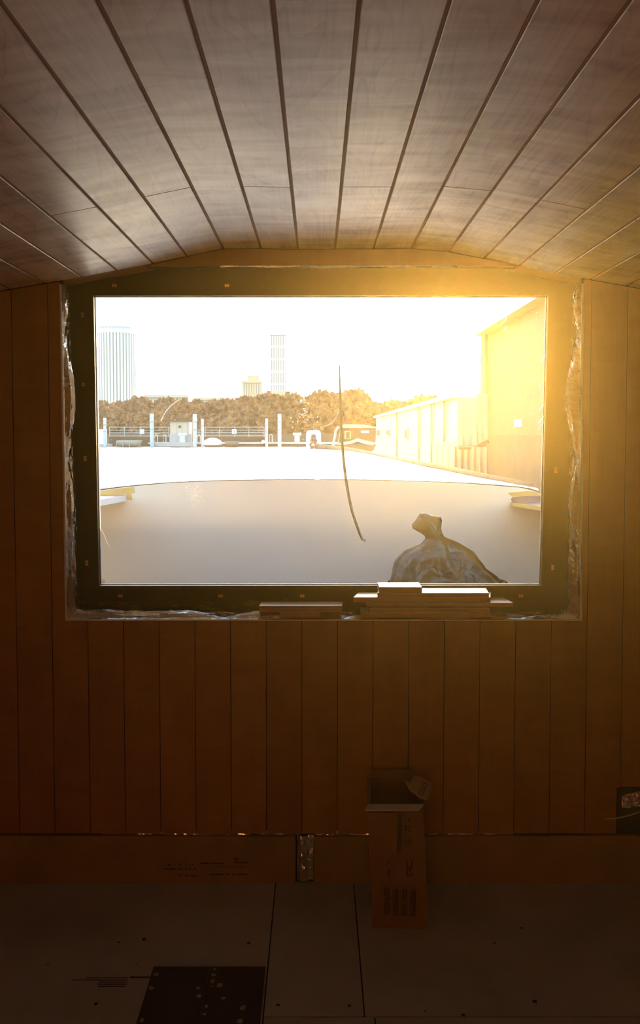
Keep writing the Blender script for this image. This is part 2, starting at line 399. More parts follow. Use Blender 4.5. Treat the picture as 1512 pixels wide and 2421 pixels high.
ringplate(sm, YS, YS+0.03, hole, [(ox0, oz1), (ox1, oz1), (ox1, oz0), (ox0, oz0)])
so = sm.build('steel_surround', M['steel'], win)
# seal: thin pale rubber bead round the glass
def inset(poly, d):
    c = Vector((sum(p[0] for p in poly)/4, sum(p[1] for p in poly)/4))
    return [(p[0]-math.copysign(d, p[0]-c.x), p[1]-math.copysign(d, p[1]-c.y)) for p in poly]
se = MB(); ringplate(se, YS-0.0025, YS+0.012, inset(hole, 0.0035), inset(hole, -0.0005))
se.build('glazing_seal', M['black_rubber'], win)
se = MB(); ringplate(se, YG+0.004, YG+0.010, inset(hole, 0.0065), inset(hole, 0.001))
se.build('glazing_bead', M['galv'], win)
pa = MB(); h2 = inset(hole, 0.0)
pa.add([(x, YG, z) for x, z in h2], [(0, 1, 2, 3)])
pane = pa.build('pane', M['glass'], win)
# pale flecks and scratches on the glass
fk = MB()
def fleck(px, py, s):
    c = P(px, py, YG-0.0006); k = random.randint(4, 6); a0 = random.random()*6
    pts = [(c.x+s*(0.5+random.random())*math.cos(a0+6.283*i/k), c.y, c.z+s*(0.5+random.random())*math.sin(a0+6.283*i/k)) for i in range(k)]
    fk.add(pts, [tuple(range(k))])
for i in range(75):
    fleck(random.gauss(722, 22), random.gauss(988, 20), random.choice([0.0005, 0.0007, 0.0011, 0.0018]))
for i in range(60):
    fleck(min(1290, random.gauss(1262, 26)), random.uniform(715, 1000), random.choice([0.0006, 0.0008, 0.0012]))
for i in range(90):
    fleck(random.uniform(240, 1275), random.uniform(930, 1130), random.choice([0.0004, 0.0006, 0.0008]))
for i in range(40):
    fleck(random.gauss(455, 18), random.gauss(1165, 14), 0.0006)
def scratch(pts, w):
    w *= 0.6
    q = [P(x, y, YG-0.0006) for x, y in pts]
    for a, b in zip(q, q[1:]):
        d = (b-a).normalized(); nrm = Vector((-d.z, 0, d.x))*w
        fk.add([a-nrm, b-nrm, b+nrm, a+nrm], [(0, 1, 2, 3)])
scratch([(380, 995), (392, 972), (405, 958), (422, 945)], 0.0005)
scratch([(232, 1240), (245, 1262), (252, 1280), (258, 1292)], 0.0005)
scratch([(1197, 742), (1195, 757), (1182, 770)], 0.0012)
scratch([(1190, 780), (1196, 773)], 0.0025)
for k in range(6):
    x0 = 1283-random.random()*14; y0 = random.uniform(830, 1100); scratch([(x0, y0), (x0+4, y0-10), (x0+12, y0-18)], 0.0008)
fo = fk.build('paint_flecks', M['fleck'], win); tag(fo, kind='stuff', label='white flecks and scratches spattered on the glass')
# maker's round stamp in the lower left corner of the glass
st = MB(); c = P(243, 1375, YG-0.0007)
for r0, r1 in ((0.0078, 0.0071), ):
    k = 20
    st.add([(c.x+r*math.cos(6.283*i/k), c.y, c.z+r*math.sin(6.283*i/k)) for r in (r0, r1) for i in range(k)], [(i, (i+1) % k, k+(i+1) % k, k+i) for i in range(k)])
for k, w in ((0.002, 0.0045), (-0.0004, 0.0055), (-0.0028, 0.004)):
    st.add([(c.x-w, c.y, c.z+k), (c.x+w, c.y, c.z+k), (c.x+w, c.y, c.z+k+0.0010), (c.x-w, c.y, c.z+k+0.0010)], [(0, 1, 2, 3)])
st.build('glass_stamp', M['print'], win)
# fixing tabs on the steel
tabs = [(195,745,1),(197,909,2),(201,1084,1),(205,1331,1),(284,1409,0),(521,1409,0),(714,1409,0),(1231,1409,0),(1313,1112,1),(1306,1342,1),(270,675,0),(536,675,0)]
for x, y, up in tabs:
    p = P(x, y, YS-0.0015); hw, hh = (0.0075, 0.0048) if up == 0 else (0.0046, 0.0085)
    if up != 2:
        tb = MB().box(p.x-hw, p.x+hw, YS-0.002, YS, p.z-hh, p.z+hh).build('fixing_tab', M['tab'], win)
    r = MB(); k = 14
    ra, rb = (0.0045, 0.0026) if up != 2 else (0.006, 0.0035)
    vs_ = [(p.x+rr*math.cos(6.283*i/k), yy, p.z+rr*math.sin(6.283*i/k)) for rr, yy in ((ra, YS-0.002), (ra, YS-0.0045), (rb, YS-0.0045), (rb, YS-0.002)) for i in range(k)]
    r.add(vs_, [(q*k+i, q*k+(i+1) % k, ((q+1) % 4)*k+(i+1) % k, ((q+1) % 4)*k+i) for q in range(4) for i in range(k)])
    r.build('washer', M['tab_ring'] if up != 2 else M['tab'], win)

# foil lining of the reveal
def crinkle(x, y, s=1.0):
    a = 0.5-abs(noise.noise(Vector((x*5, y*26, 3))))
    b = 0.5-abs(noise.noise(Vector((x*11+y*17+5, y*20-x*6, 1))))
    c = 0.5-abs(noise.noise(Vector((x*34+2, y*45+x*9, 8))))
    return (a*0.8+b*0.7+c*0.35-0.45)*s
def foil_strip(name, a0, a1, b0, b1, nrm, nu, nv, amp, parent, ragged=0.0, fs=1.3, bulge=0.0):
    """bilinear patch between edge a (near) and edge b (far); crinkled along nrm"""
    a0, a1, b0, b1, nrm = map(Vector, (a0, a1, b0, b1, nrm))
    L = (a1-a0).length; W = (b0-a0).length
    def fn(u, v):
        vv = v
        if ragged and v > 0.5: vv = v-(v-0.5)*2*ragged*max(0, noise.noise(Vector((u*L*7, 4, 9)))+0.35)
        p = (a0*(1-u)+a1*u)*(1-vv)+(b0*(1-u)+b1*u)*vv
        e = min(1, v*6)
        return p+nrm*(abs(crinkle(u*L*fs, v*W*2.0*fs))*amp*e+bulge*e*math.sin(math.pi*min(1, v*.8+.1))*(.25+abs(noise.noise(Vector((u*L*3.3, v*1.5, 6)))*1.8)))
    return MB().grid(fn, nu, nv).build(name, M['foil'], parent)
yN, yF = D+0.004, YS-0.0015
zTr = arch(opL0.x)-0.01
f = foil_strip('foil_lining', (opx(zS, -1), yN, zS), (opx(zTr, -1), yN, zTr), (opx(zS, -1)+0.008, yF, zS), (opx(zTr, -1)-0.006, yF, zTr), (1, 0, 0), 190, 16, 0.008, win, fs=.9, bulge=.016)
f = foil_strip('foil_lining', (opx(zS, 1), yN, zS), (opx(zTr, 1), yN, zTr), (opx(zS, 1)-0.012, yF, zS), (opx(zTr, 1)+0.006, yF, zTr), (-1, 0, 0), 190, 16, 0.009, win, fs=.9, bulge=.022)
f = foil_strip('foil_lining', (opL1.x, yN, zS-0.001), (opR1.x, yN, zS-0.001), (opL1.x, yF, zS-0.001), (opR1.x, yF, zS+0.004), (0, 0, 1), 360, 22, 0.0035, win, fs=1.2, bulge=.020)
xa, xb = P(345, 628, D).x, P(1225, 628, D).x
f = foil_strip('foil_lining', (xa, D+0.036, zTop), (xb, D+0.036, zTop), (xa, yF, zTop+0.012), (xb, yF, zTop+0.012), (0, 0, -1), 200, 6, 0.008, win)
# small crumpled strip under the header edge
f = foil_strip('foil_edge', (X(520, 628), D-0.001, zTop+0.001), (X(1080, 628), D-0.001, zTop+0.001), (X(520, 628), D+0.004, zTop-0.007), (X(1080, 628), D+0.004, zTop-0.007), (0, -1, 0), 120, 3, 0.004, win, ragged=0.8)
# pale plywood edge round the opening
e = 0.0035
ed = MB().prism([(opL1.x-e, zS-e), (opL1.x+0.001, zS-e), (opL0.x+0.001, zTr), (opL0.x-e, zTr)], 'y', D-0.003, D+0.012).build('trim_1', M['ply_edge']); tag(ed, kind='structure')
ed = MB().prism([(opR1.x-0.001, zS-e), (opR1.x+e, zS-e), (opR0.x+e, zTr), (opR0.x-0.001, zTr)], 'y', D-0.003, D+0.012).build('trim_2', M['ply_edge']); tag(ed, kind='structure')
ed = MB().box(opL1.x-e, opR1.x+e, D-0.003, D+0.012, zS-e, zS).build('trim_3', M['ply_edge']); tag(ed, kind='structure')

# ------------------------------------------------------------------ baseboard strip below the planks
bb = aempty('baseboard_front', (0, D, 0)); tag(bb, kind='structure')
zt = Z(1977); yy = D+0.006
def bpoly(px0, px1, ztl, ztr): return [(X(px0, 2030), 0.0), (X(px1, 2030), 0.0), (X(px1, 2030), ztr), (X(px0, 2030), ztl)]
MB().prism(bpoly(-210, 698, Z(1973), Z(1978)), 'y', D-0.004, D+0.011).build('board', M['base'], bb, bevel=0.001)
MB().prism(bpoly(742, 1710, Z(1978), Z(1974)), 'y', D-0.004, D+0.011).build('board', M['base'], bb, bevel=0.001)
# upside-down print on the left board
pr = MB()
def textlines(mb, px0, px1, py0, py1, rows, Y, ragged=0.3, fill=0.7):
    for r in range(rows):
        y = py0+(py1-py0)*(r+0.5)/rows; hgt = (py1-py0)/rows*0.5
        x = px0+random.random()*(px1-px0)*ragged
        while x < px1:
            w = random.uniform(1.2, 4.5)
            if random.random() < fill:
                a = P(x, y, Y); b = P(min(px1, x+w), y+hgt, Y)
                mb.add([(a.x, Y, a.z), (b.x, Y, a.z), (b.x, Y, b.z), (a.x, Y, b.z)], [(0, 1, 2, 3)])
            x += w+random.uniform(0.5, 1.4)
yp = D-0.0045
textlines(pr, 380, 462, 2040, 2046, 1, yp); textlines(pr, 358, 470, 2050, 2056, 1, yp); textlines(pr, 410, 452, 2066, 2071, 1, yp)
textlines(pr, 470, 528, 2036, 2043, 1, yp, 0.1, 0.85); textlines(pr, 480, 592, 2047, 2050, 1, yp, 0.1); textlines(pr, 482, 590, 2062, 2069, 1, yp, 0.1, 0.8)
textlines(pr, 555, 585, 2034, 2041, 1, yp, 0.05, 0.9); textlines(pr, 553, 565, 2026, 2034, 2, yp, 0, 0.9); textlines(pr, 452, 463, 2064, 2074, 3, yp, 0, 0.95)
pro = pr.build('printed_marks', M['print'], bb)
# foil showing in the gap and over the joint of the boards
foil_strip('foil_strip', (X(240, 1970), D+0.0118, zBot+0.004), (X(1215, 1970), D+0.0118, zBot+0.004), (X(240, 1970), D+0.0118, zBot-0.012), (X(1215, 1970), D+0.0118, zBot-0.012), (0, -1, 0), 220, 4, 0.010, bb)
foil_strip('foil_strip', (X(702, 2000), D+0.0, Z(1971)), (X(702, 2000), D+0.0, Z(2078)), (X(741, 2000), D+0.0, Z(1971)), (X(741, 2000), D+0.0, Z(2078)), (0, -1, 0), 60, 20, 0.018, bb, fs=1.0, bulge=.01)

# ------------------------------------------------------------------ floor
flo = MB().box(XL, XR, YB, D+0.03, -0.06, -0.0065).build('floor', M['dark']); tag(flo, kind='structure')
def FX(px, py):     # floor point from a pixel
    u = (px-CX)/F; v = (CY-py)/F
    dy = math.cos(PITCH)+v*math.sin(PITCH); dz = -math.sin(PITCH)+v*math.cos(PITCH); t = -EYE/dz
    return (u*t, dy*t)
sx0, sx1 = FX(636, 2250)[0], FX(849, 2250)[0]; ys = FX(740, 2404)[1]
sg = 0.002
def fb(x0, x1, y0, y1): return MB().box(x0+sg, x1-sg, y0+sg, y1-sg, -0.006, 0.0).build('board', M['floor'], flo)
yE = D+0.012
fb(XL, sx0, 0.9, yE); fb(XL, sx0, YB, 0.9)
fb(sx0, sx1, ys, yE); fb(sx0, FX(886, 2412)[0], 0.3, ys); fb(sx1, XR, ys, yE); fb(FX(886, 2412)[0], XR, 0.3, ys); fb(sx0, XR, YB, 0.3)
# small stains, print on the floor
ds = MB()
for px, py, r in [(227,2373,.010),(657,2376,.009),(1264,2368,.012),(1094,2400,.010),(280,2228,.008),(340,2221,.012),(1004,2391,.006),(1232,2194,.008),(588,2230,.01),(825,2378,.009),(1168,2230,.007),(113,2281,.006),(322,2279,.004)]:
    x, y = FX(px, py); k = 9; r *= 0.6
    ds.add([(x+r*(0.6+0.6*random.random())*math.cos(6.283*i/k), y+r*(0.6+0.6*random.random())*math.sin(6.283*i/k), 0.0004) for i in range(k)], [tuple(range(k))])
for row, (a, b) in enumerate([(205, 302), (170, 300), (235, 300), (230, 300), (232, 298)]):
    py = 2311+row*5; x = a
    while x < b:
        w = random.uniform(2, 6); p, q = FX(x, py), FX(min(b, x+w), py+2.2)
        ds.add([(p[0], p[1], 0.0004), (q[0], p[1], 0.0004), (q[0], q[1], 0.0004), (p[0], q[1], 0.0004)], [(0, 1, 2, 3)]); x += w+1.2
x = 308
while x < 358:
    w = random.uniform(3, 6); p, q = FX(x, 2309), FX(x+w, 2313); ds.add([(p[0], p[1], 0.0004), (q[0], p[1], 0.0004), (q[0], q[1], 0.0004), (p[0], q[1], 0.0004)], [(0, 1, 2, 3)]); x += w+1.5
tag(ds.build('floor_marks', M['print'], flo), kind='stuff')
# dark spattered panels lying on the floor
A, B_, C_, D_ = FX(363, 2289), FX(629, 2289), FX(625, 2421), FX(327, 2421)
xm = FX(495, 2289)[0]; y0p = B_[1]-0.55
for k, (x0, x1, lab) in enumerate([(A[0], xm-0.001, 'black paint-spattered panel flat on the floor, the one further from the cardboard box'), (xm+0.001, B_[0]-0.002, 'black paint-spattered panel flat on the floor, the one nearer the cardboard box')]):
    o = MB().box(x0, x1, y0p, B_[1], 0.0006, 0.006).build('floor_panel', M['plate'], bevel=0.0008)
    tag(o, lab, 'panel', 'black panels lying on the floor')
    sp = MB()
    pts = [(369,2309,6),(357,2341,6),(468,2341,5),(335,2418,6),(482,2360,6)] if k == 0 else [(507,2296,4),(505,2310,6),(502,2325,6),(518,2334,7),(528,2365,6),(464,2384,5),(573,2388,8),(567,2419,7),(500,2337,2),(460,2403,4)]
    for px, py, s in pts:
        x, y = FX(px, py)
        if not x0+0.01 < x < x1-0.01: x = min(max(x, x0+0.012), x1-0.012)
        r = s/F*2.2*1.1; kk = 10
        sp.add([(x+r*(0.55+0.7*random.random())*math.cos(6.283*i/kk), y+1.1*r*(0.55+0.7*random.random())*math.sin(6.283*i/kk), 0.0064) for i in range(kk)], [tuple(range(kk))])
    so_ = sp.build('paint_spots', M['splat'], o); tag(so_, kind='stuff')

# ------------------------------------------------------------------ rest of the cabin shell
zl = joints[0][1]
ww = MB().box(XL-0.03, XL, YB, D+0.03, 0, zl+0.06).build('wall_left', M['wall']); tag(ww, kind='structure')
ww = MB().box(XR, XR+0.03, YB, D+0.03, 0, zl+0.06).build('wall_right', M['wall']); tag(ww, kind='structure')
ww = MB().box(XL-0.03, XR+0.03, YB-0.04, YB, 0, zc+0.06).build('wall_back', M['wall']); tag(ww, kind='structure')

# ------------------------------------------------------------------ offcut boards on the sill
def offcut(px0, px1, pyb, pyf, pyft, label, dx=0, Yf=None, depth=0.085):
    """top face from pyb (back) to pyf (front edge), front edge down to pyft"""
    Yf = Yf or D+0.012
    a = P(px0, pyf, Yf); b = P(px1, pyf, Yf); c = P(px0, pyft, Yf)
    t = a.z-c.z
    o = aempty('board_offcut', ((a.x+b.x)/2, Yf+depth/2, c.z)); tag(o, label, 'board', 'board offcuts on the window sill')
    zt_, zb_ = a.z, c.z
    y1 = Yf+depth; s = dx
    MB().hexa([(a.x, Yf, zb_), (b.x, Yf, zb_), (b.x+s, y1, zb_), (a.x+s, y1, zb_), (a.x, Yf, zt_-0.0012), (b.x, Yf, zt_-0.0012), (b.x+s, y1, zt_-0.0012), (a.x+s, y1, zt_-0.0012)]).build('core', M['offcut_edge'], o)
    MB().hexa([(a.x, Yf, zt_-0.0011), (b.x, Yf, zt_-0.0011), (b.x+s, y1, zt_-0.0011), (a.x+s, y1, zt_-0.0011), (a.x, Yf, zt_), (b.x, Yf, zt_), (b.x+s, y1, zt_), (a.x+s, y1, zt_)]).build('veneer_face', M['offcut'], o)
    return o
Yo = D+0.008
zf = zS+0.008
def zpy(z, Y):       # pixel row of a height at depth Y
    lo, hi = 400, 2400
    for _ in range(40):
        mid = (lo+hi)/2
        if P(749, mid, Y).z > z: lo = mid
        else: hi = mid
    return lo
base_py = zpy(zS+0.006, Yo)
# right-hand stack, from the sill up
rows = [
 (854, 1159, base_py-10.5, base_py, 'lowest board offcut of the taller stack on the sill', 0.0),
 (872, 1157, base_py-21.5, base_py-11, 'second board offcut from the bottom of the taller stack', 0.0),
 (866, 1212, 1425, 1434, 'board offcut sticking out furthest right from the taller stack', -0.012),
 (835, 1158, 1412, 1424, 'board offcut sticking out furthest left from the taller stack', 0.022),
 (892, 1155, 1402, 1411.5, 'long pale board offcut second from the top of the taller stack', 0.008),
 (896, 997, 1388, 1401.5, 'short pale board offcut on top of the taller stack', 0.0)]
for (x0, x1, pf, pt, lab, dx) in rows: offcut(x0, x1, 0, pf, pt, lab, dx, Yo, 0.088)
offcut(660, 757, 0, base_py-11, base_py, 'short board offcut under the low pile on the sill', 0, Yo, 0.07)
offcut(612, 808, 0, base_py-21, base_py-11.5, 'middle board offcut of the low pile on the sill', 0.0, Yo, 0.07)
offcut(612, 808, 0, base_py-27, base_py-21.5, 'pale top board offcut of the low pile on the sill', 0.004, Yo, 0.07)

# ------------------------------------------------------------------ cardboard box
bx = aempty('cardboard_box', (P(940, 2200, 2.47).x, 2.5, 0)); tag(bx, 'tall torn cardboard box with open flaps standing on the floor', 'box')
Yb = FX(940, 2198)[1]
bl, br = P(880, 2193, Yb).x, P(1012, 2205, Yb).x
tl, tr_ = P(870, 1915, Yb).x, P(1000, 1915, Yb).x
hz = P(935, 1903, Yb).z; dp = 0.20; th = 0.004
fl_, fr_ = (bl+0.003), (br)
def quadwall(mb, a, b, c, d, n):   # panel with thickness along n
    n = Vector(n)*th; q = [Vector(p) for p in (a, b, c, d)]; mb.hexa([*q, *[p+n for p in q]])
cb = MB()
lean = 0.01
quadwall(cb, (bl, Yb+0.012, 0), (br, Yb, 0), (tr_, Yb, hz), (tl, Yb, hz), (0, 1, 0))
quadwall(cb, (bl+0.012, Yb+dp, 0), (br+0.006, Yb+dp, 0), (tr_+0.006, Yb+dp, hz), (tl+0.012, Yb+dp, hz), (0, -1, 0))
quadwall(cb, (bl, Yb+0.016, 0), (bl+0.012, Yb+dp, 0), (tl+0.012, Yb+dp, hz), (tl, Yb+0.004, hz), (1, 0, 0))
quadwall(cb, (br, Yb+0.004, 0), (br+0.006, Yb+dp, 0), (tr_+0.006, Yb+dp, hz), (tr_, Yb+0.004, hz), (-1, 0, 0))
cb.box(bl+0.004, br-0.004, Yb+0.014, Yb+dp-0.005, 0.0, 0.004)
cb.build('carton', M['box'], bx)
# front flap folded out, pale inner side up
ya, yb_ = Yb, Yb-0.055
p0, p1 = Vector((tl, Yb, hz)), Vector((tr_, Yb, hz))
p2 = P(989, 1920, yb_); p3 = P(862, 1915, yb_)
p2.z = p3.z = P(925, 1917, yb_).z
MB().hexa([p0, p1, p2, p3, *[p+Vector((0, 0, .003)) for p in (p0, p1, p2, p3)]]).build('front_flap', M['box_pale'], bx)
# back flap standing, torn right flap with stamp, left flap
q = [Vector((tl+0.012, Yb+dp, hz)), Vector((tr_+0.006, Yb+dp, hz))]
MB().hexa([q[0], q[1], q[1]+Vector((-0.02, .02, .018)), q[0]+Vector((0.01, .02, .014)), *[p+Vector((0, .003, 0)) for p in (q[0], q[1], q[1]+Vector((-0.02, .02, .018)), q[0]+Vector((0.01, .02, .014)))]]).build('back_flap', M['box'], bx)
MB().hexa([Vector((tl, Yb, hz)), Vector((tl+.012, Yb+dp, hz)), Vector((tl+.02, Yb+dp-.01, hz+.02)), Vector((tl+.006, Yb+.01, hz+.006)), *[Vector(p)+Vector((-.003, 0, 0)) for p in ((tl, Yb, hz), (tl+.012, Yb+dp, hz), (tl+.02, Yb+dp-.01, hz+.02), (tl+.006, Yb+.01, hz+.006))]]).build('side_flap', M['box'], bx)
Yr = Yb+0.07
rp = [(956,1846),(963,1851),(970,1848),(978,1834),(1000,1841),(1020,1852),(1017,1872),(1008,1893),(992,1888),(976,1874),(966,1868)]
Yrs = [Yb+dp*0.75, Yb+dp*.72, Yb+dp*.7, Yb+dp*.85, Yb+dp*.9, Yb+dp*.9, Yb+dp*.5, Yb+.004, Yb+.03, Yb+dp*.35, Yb+dp*.5]
vsr = [P(x, y, Y) for (x, y), Y in zip(rp, Yrs)]
mb = MB(); nr = len(vsr)
mb.add(vsr+[v+Vector((0.002, 0.003, 0.001)) for v in vsr], [tuple(range(nr)), tuple(range(2*nr-1, nr-1, -1))]+[(i, (i+1) % nr, (i+1) % nr+nr, i+nr) for i in range(nr)])
rf = mb.build('torn_flap', M['box_light'], bx)
sm_ = MB()
def lq(p, q, w):
    p, q = Vector(p), Vector(q); d = (q-p).normalized(); nr_ = d.cross(Vector((0, 1, 0))).normalized()*w; sm_.add([p-nr_, q-nr_, q+nr_, p+nr_], [(0, 1, 2, 3)])
def sp_(px, py):
    return P(px, py, Yb+0.02)
for a, b in [((1000,1850),(1009,1853)),((1009,1853),(998,1881)),((998,1881),(988,1876)),((988,1876),(1000,1850)),((1001,1856),(993,1874)),((1004,1858),(997,1876))]:
    pa_, pb_ = sp_(*a), sp_(*b); lq(pa_, pb_, 0.0007)
sm_.build('stamp', M['print'], rf)
# loose torn front piece
lp = [(870,1921),(937,1923),(938,1990),(936,2018),(920,2022),(895,2026),(872,2024)]
vsl = [P(x, y, Yb-0.006) for x, y in lp]; nl = len(vsl)
MB().add(vsl+[v+Vector((0, .004, 0)) for v in vsl], [tuple(range(nl)), tuple(range(2*nl-1, nl-1, -1))]+[(i, (i+1) % nl, (i+1) % nl+nl, i+nl) for i in range(nl)]).build('torn_panel', M['box_mid'], bx)
MB().add([P(941,1925,Yb-.001), P(950,1925,Yb-.001), P(949,2005,Yb-.001), P(939,2018,Yb-.001)], [(0,1,2,3)]).build('tear', M['box_in'], bx)
# printing on the front
pt = MB(); ypp = Yb-0.0012
def vtext(px0, px1, py0, py1, cols):
    for c_ in range(cols):
        x = px0+(px1-px0)*(c_+0.25)/cols; w = (px1-px0)/cols*0.55; y = py0+random.random()*8
        while y < py1:
            h = random.uniform(1.5, 5)
            if random.random() < 0.85:
                a = P(x, y, ypp); b = P(x+w, min(py1, y+h), ypp); pt.add([(a.x, ypp, a.z), (b.x, ypp, a.z), (b.x, ypp, b.z), (a.x, ypp, b.z)], [(0, 1, 2, 3)])
            y += h+1.0
vtext(916, 923, 2028, 2042, 2); vtext(916, 923, 2055, 2075, 2); vtext(959, 975, 2034, 2072, 3); vtext(955, 970, 1935, 1966, 2)
for k in range(4): vtext(907+k*20.5, 921+k*20.5, 2096+k, 2163+k*1.5, 4)
c = P(963, 1992, ypp)
for r0, r1 in ((0.0125, 0.0112), (0.007, 0.0058)):
    k = 24; pt.add([(c.x+r*math.cos(6.283*i/k), ypp, c.z+r*math.sin(6.283*i/k)) for r in (r0, r1) for i in range(k)], [(i, (i+1) % k, k+(i+1) % k, k+i) for i in range(k)])
for dz_ in (-0.003, 0.0, 0.003):
    pt.add([(c.x-.004, ypp, c.z+dz_), (c.x+.004, ypp, c.z+dz_), (c.x+.004, ypp, c.z+dz_+.001), (c.x-.004, ypp, c.z+dz_+.001)], [(0,1,2,3)])
tag(pt.build('printing', M['print'], bx), kind='stuff')

# ------------------------------------------------------------------ foil scrap and cable at right
rec = MB().box(X(1470, 1900)-0.02, XRi, D+0.0, D+0.011, Z(1972)+0.001, Z(1862)-0.001)
tag(rec.build('trim_4', M['dark']), kind='structure')
mbf = MB()
def fsc(u, v):
    a = P(1467+u*70, 1862+(1-u)*18+v*(40-(1-u)*10), D-0.004)
    return a+Vector((0, -abs(crinkle(u*.3, v*.2))*0.025, 0))
fo = mbf.grid(fsc, 26, 14).build('foil_scrap', M['foil']); tag(fo, 'crumpled silver foil scrap poking from the wall low on the right', 'foil')
pts = [P(1430, 1936, D-0.006), P(1450, 1935, D-0.012), P(1470, 1932, D-0.016), P(1490, 1927, D-0.014), P(1515, 1918, D-0.008), P(1560, 1895, D-0.004)]
cb_ = MB().tube(pts, 0.0022, 8).build('thin_cable', M['cable_pale'], smooth=True); tag(cb_, 'thin pale cable drooping along the wall below the foil scrap', 'cable')

# ================================================================== outside: own boat's bow
WATER = EYE-1.32
bow = aempty('boat_bow', (0, 3.9, WATER)); tag(bow, 'cream and white boat foredeck and bulkhead right outside the window', 'boat')
YK = 3.9
topk = [(60,1186),(170,1171),(232,1160),(300,1151),(400,1142),(520,1137),(650,1135),(760,1134.5),(900,1136),(1000,1139),(1100,1143),(1180,1149),(1235,1154),(1262,1161),(1290,1174),(1340,1196),(1400,1225)]
kp = [P(x, y, YK) for x, y in topk]
poly = [(p.x, p.z) for p in kp]; zd = 0.70
poly = [(kp[0].x, zd), (kp[-1].x, zd)]+[(p.x, p.z) for p in reversed(kp)]
MB().prism(poly, 'y', YK, YK+0.03).build('bulkhead', M['cream'], bow)
MB().box(-1.35, 1.35, YS+0.04, YK, zd-0.03, zd-0.001).build('well_deck', M['oxide'], bow)
def kz(x):
    for a, b in zip(kp, kp[1:]):
        if a.x <= x <= b.x: return a.z+(b.z-a.z)*(x-a.x)/(b.x-a.x)
    return kp[0].z if x < kp[0].x else kp[-1].z
HW = [(3.9, 1.10), (4.4, .88), (5.0, .67), (5.6, .50), (6.2, .345), (6.55, .20), (6.85, .02)]
def hw(Y):
    for (a, b), (c, d) in zip(HW, HW[1:]):
        if a <= Y <= c: return b+(d-b)*(Y-a)/(c-a)
    return HW[-1][1]
zB = P(740, 1064, 6.8).z
def deckz(s, Y):
    t = (Y-YK)/2.95; z0 = kz(s*1.08)+0.004
    return z0*(1-t)+zB*t + 0.012*math.sin(math.pi*t)
mb = MB().grid(lambda u, v: Vector(((u*2-1)*hw(3.9+2.95*v), 3.9+2.95*v, deckz(u*2-1, 3.9+2.95*v))), 32, 40)
mb.build('foredeck', M['white'], bow, smooth=True)
for s in (-1, 1):   # hull side and toe rail
    def hf(u, v, s=s):
        Y = 3.9+2.95*u; w = hw(Y); return Vector((s*(w*(1-0.3*v)), Y, deckz(s, Y)*(1-v)+(WATER-.1)*v))
    MB().grid(hf, 30, 6).build('hull_side', M['cream'], bow, smooth=True)
    pts = [Vector((s*(hw(Y)-0.012), Y, deckz(s, Y)+0.006)) for Y in [3.93+2.8*k/24 for k in range(25)]]
    MB().tube(pts, 0.013, 8).build('toe_rail', M['white'], bow, smooth=True)
# raised hatch
def hatch(z): return [(P(560,1131,4.45).x, 4.35, z), (P(935,1131,4.45).x, 4.35, z), (P(808,1092,5.5).x, 5.5, z), (P(676,1092,5.5).x, 5.5, z)]
hz0 = [deckz(0, 4.35), deckz(0, 4.35), deckz(0, 5.5), deckz(0, 5.5)]
lo_ = [(x, y, z-.03) for (x, y, _), z in zip(hatch(0), hz0)]; hi_ = [(x, y, z+.022) for (x, y, _), z in zip(hatch(0), hz0)]
MB().hexa(lo_+hi_).build('deck_hatch', M['white'], bow, bevel=0.004)
# stem post with slotted hole
Yp = 6.72; pl_, pr_ = P(723, 1070, Yp).x, P(758.5, 1070, Yp).x; pz0, pz1 = P(740, 1086, Yp).z, P(740, 1017, Yp).z
cxp = (pl_+pr_)/2; w = (pr_-pl_)/2; hx = 0.021; hz1 = P(740, 1027, Yp).z; hzb = P(740, 1048, Yp).z
out_ = []; inn = []
k = 32
for i in range(k):
    a = 2*math.pi*i/k; ca, sa = math.cos(a), math.sin(a)
    sx_ = math.copysign(abs(ca)**0.28, ca)*w; sz_ = math.copysign(abs(sa)**0.28, sa)*(pz1-pz0)/2
    out_.append((cxp+sx_, (pz0+pz1)/2+sz_))
    ix = math.copysign(abs(ca)**0.7, ca)*hx; iz = math.copysign(abs(sa)**0.5, sa)*(hz1-hzb)/2
    inn.append((cxp+ix, (hz1+hzb)/2+iz))
mb = MB(); vsx = [(x, Yp, z) for x, z in out_]+[(x, Yp, z) for x, z in inn]+[(x, Yp+.05, z) for x, z in out_]+[(x, Yp+.05, z) for x, z in inn]
fs = []
for i in range(k):
    j = (i+1) % k; fs += [(i, j, k+j, k+i), (2*k+i, 3*k+i, 3*k+j, 2*k+j), (i, 2*k+i, 2*k+j, j), (k+i, k+j, 3*k+j, 3*k+i)]
mb.add(vsx, fs); mb.build('stem_post', M['deckwhite'], bow)
MB().box(cxp-.11, cxp+.11, Yp-.06, Yp+.12, zB-.03, zB+.012).build('post_base', M['white'], bow, bevel=.004)
# rusty shackle loops through the hole
sh = MB()
for k2, (r, zz, xx) in enumerate([(0.024, P(740,1042,Yp).z, 0.0), (0.026, P(740,1052,Yp).z, -0.003), (0.024, P(740,1060,Yp).z, 0.004), (0.02, P(740,1066,Yp).z, 0.0)]):
    pts = [(cxp+xx+r*math.cos(a), Yp-0.012+0.02*math.sin(a*1), zz+r*.55*math.sin(a)) for a in [6.283*i/14 for i in range(15)]]
    sh.tube(pts, 0.008, 6)
sh.build('shackle', M['rust'], bow, smooth=True)
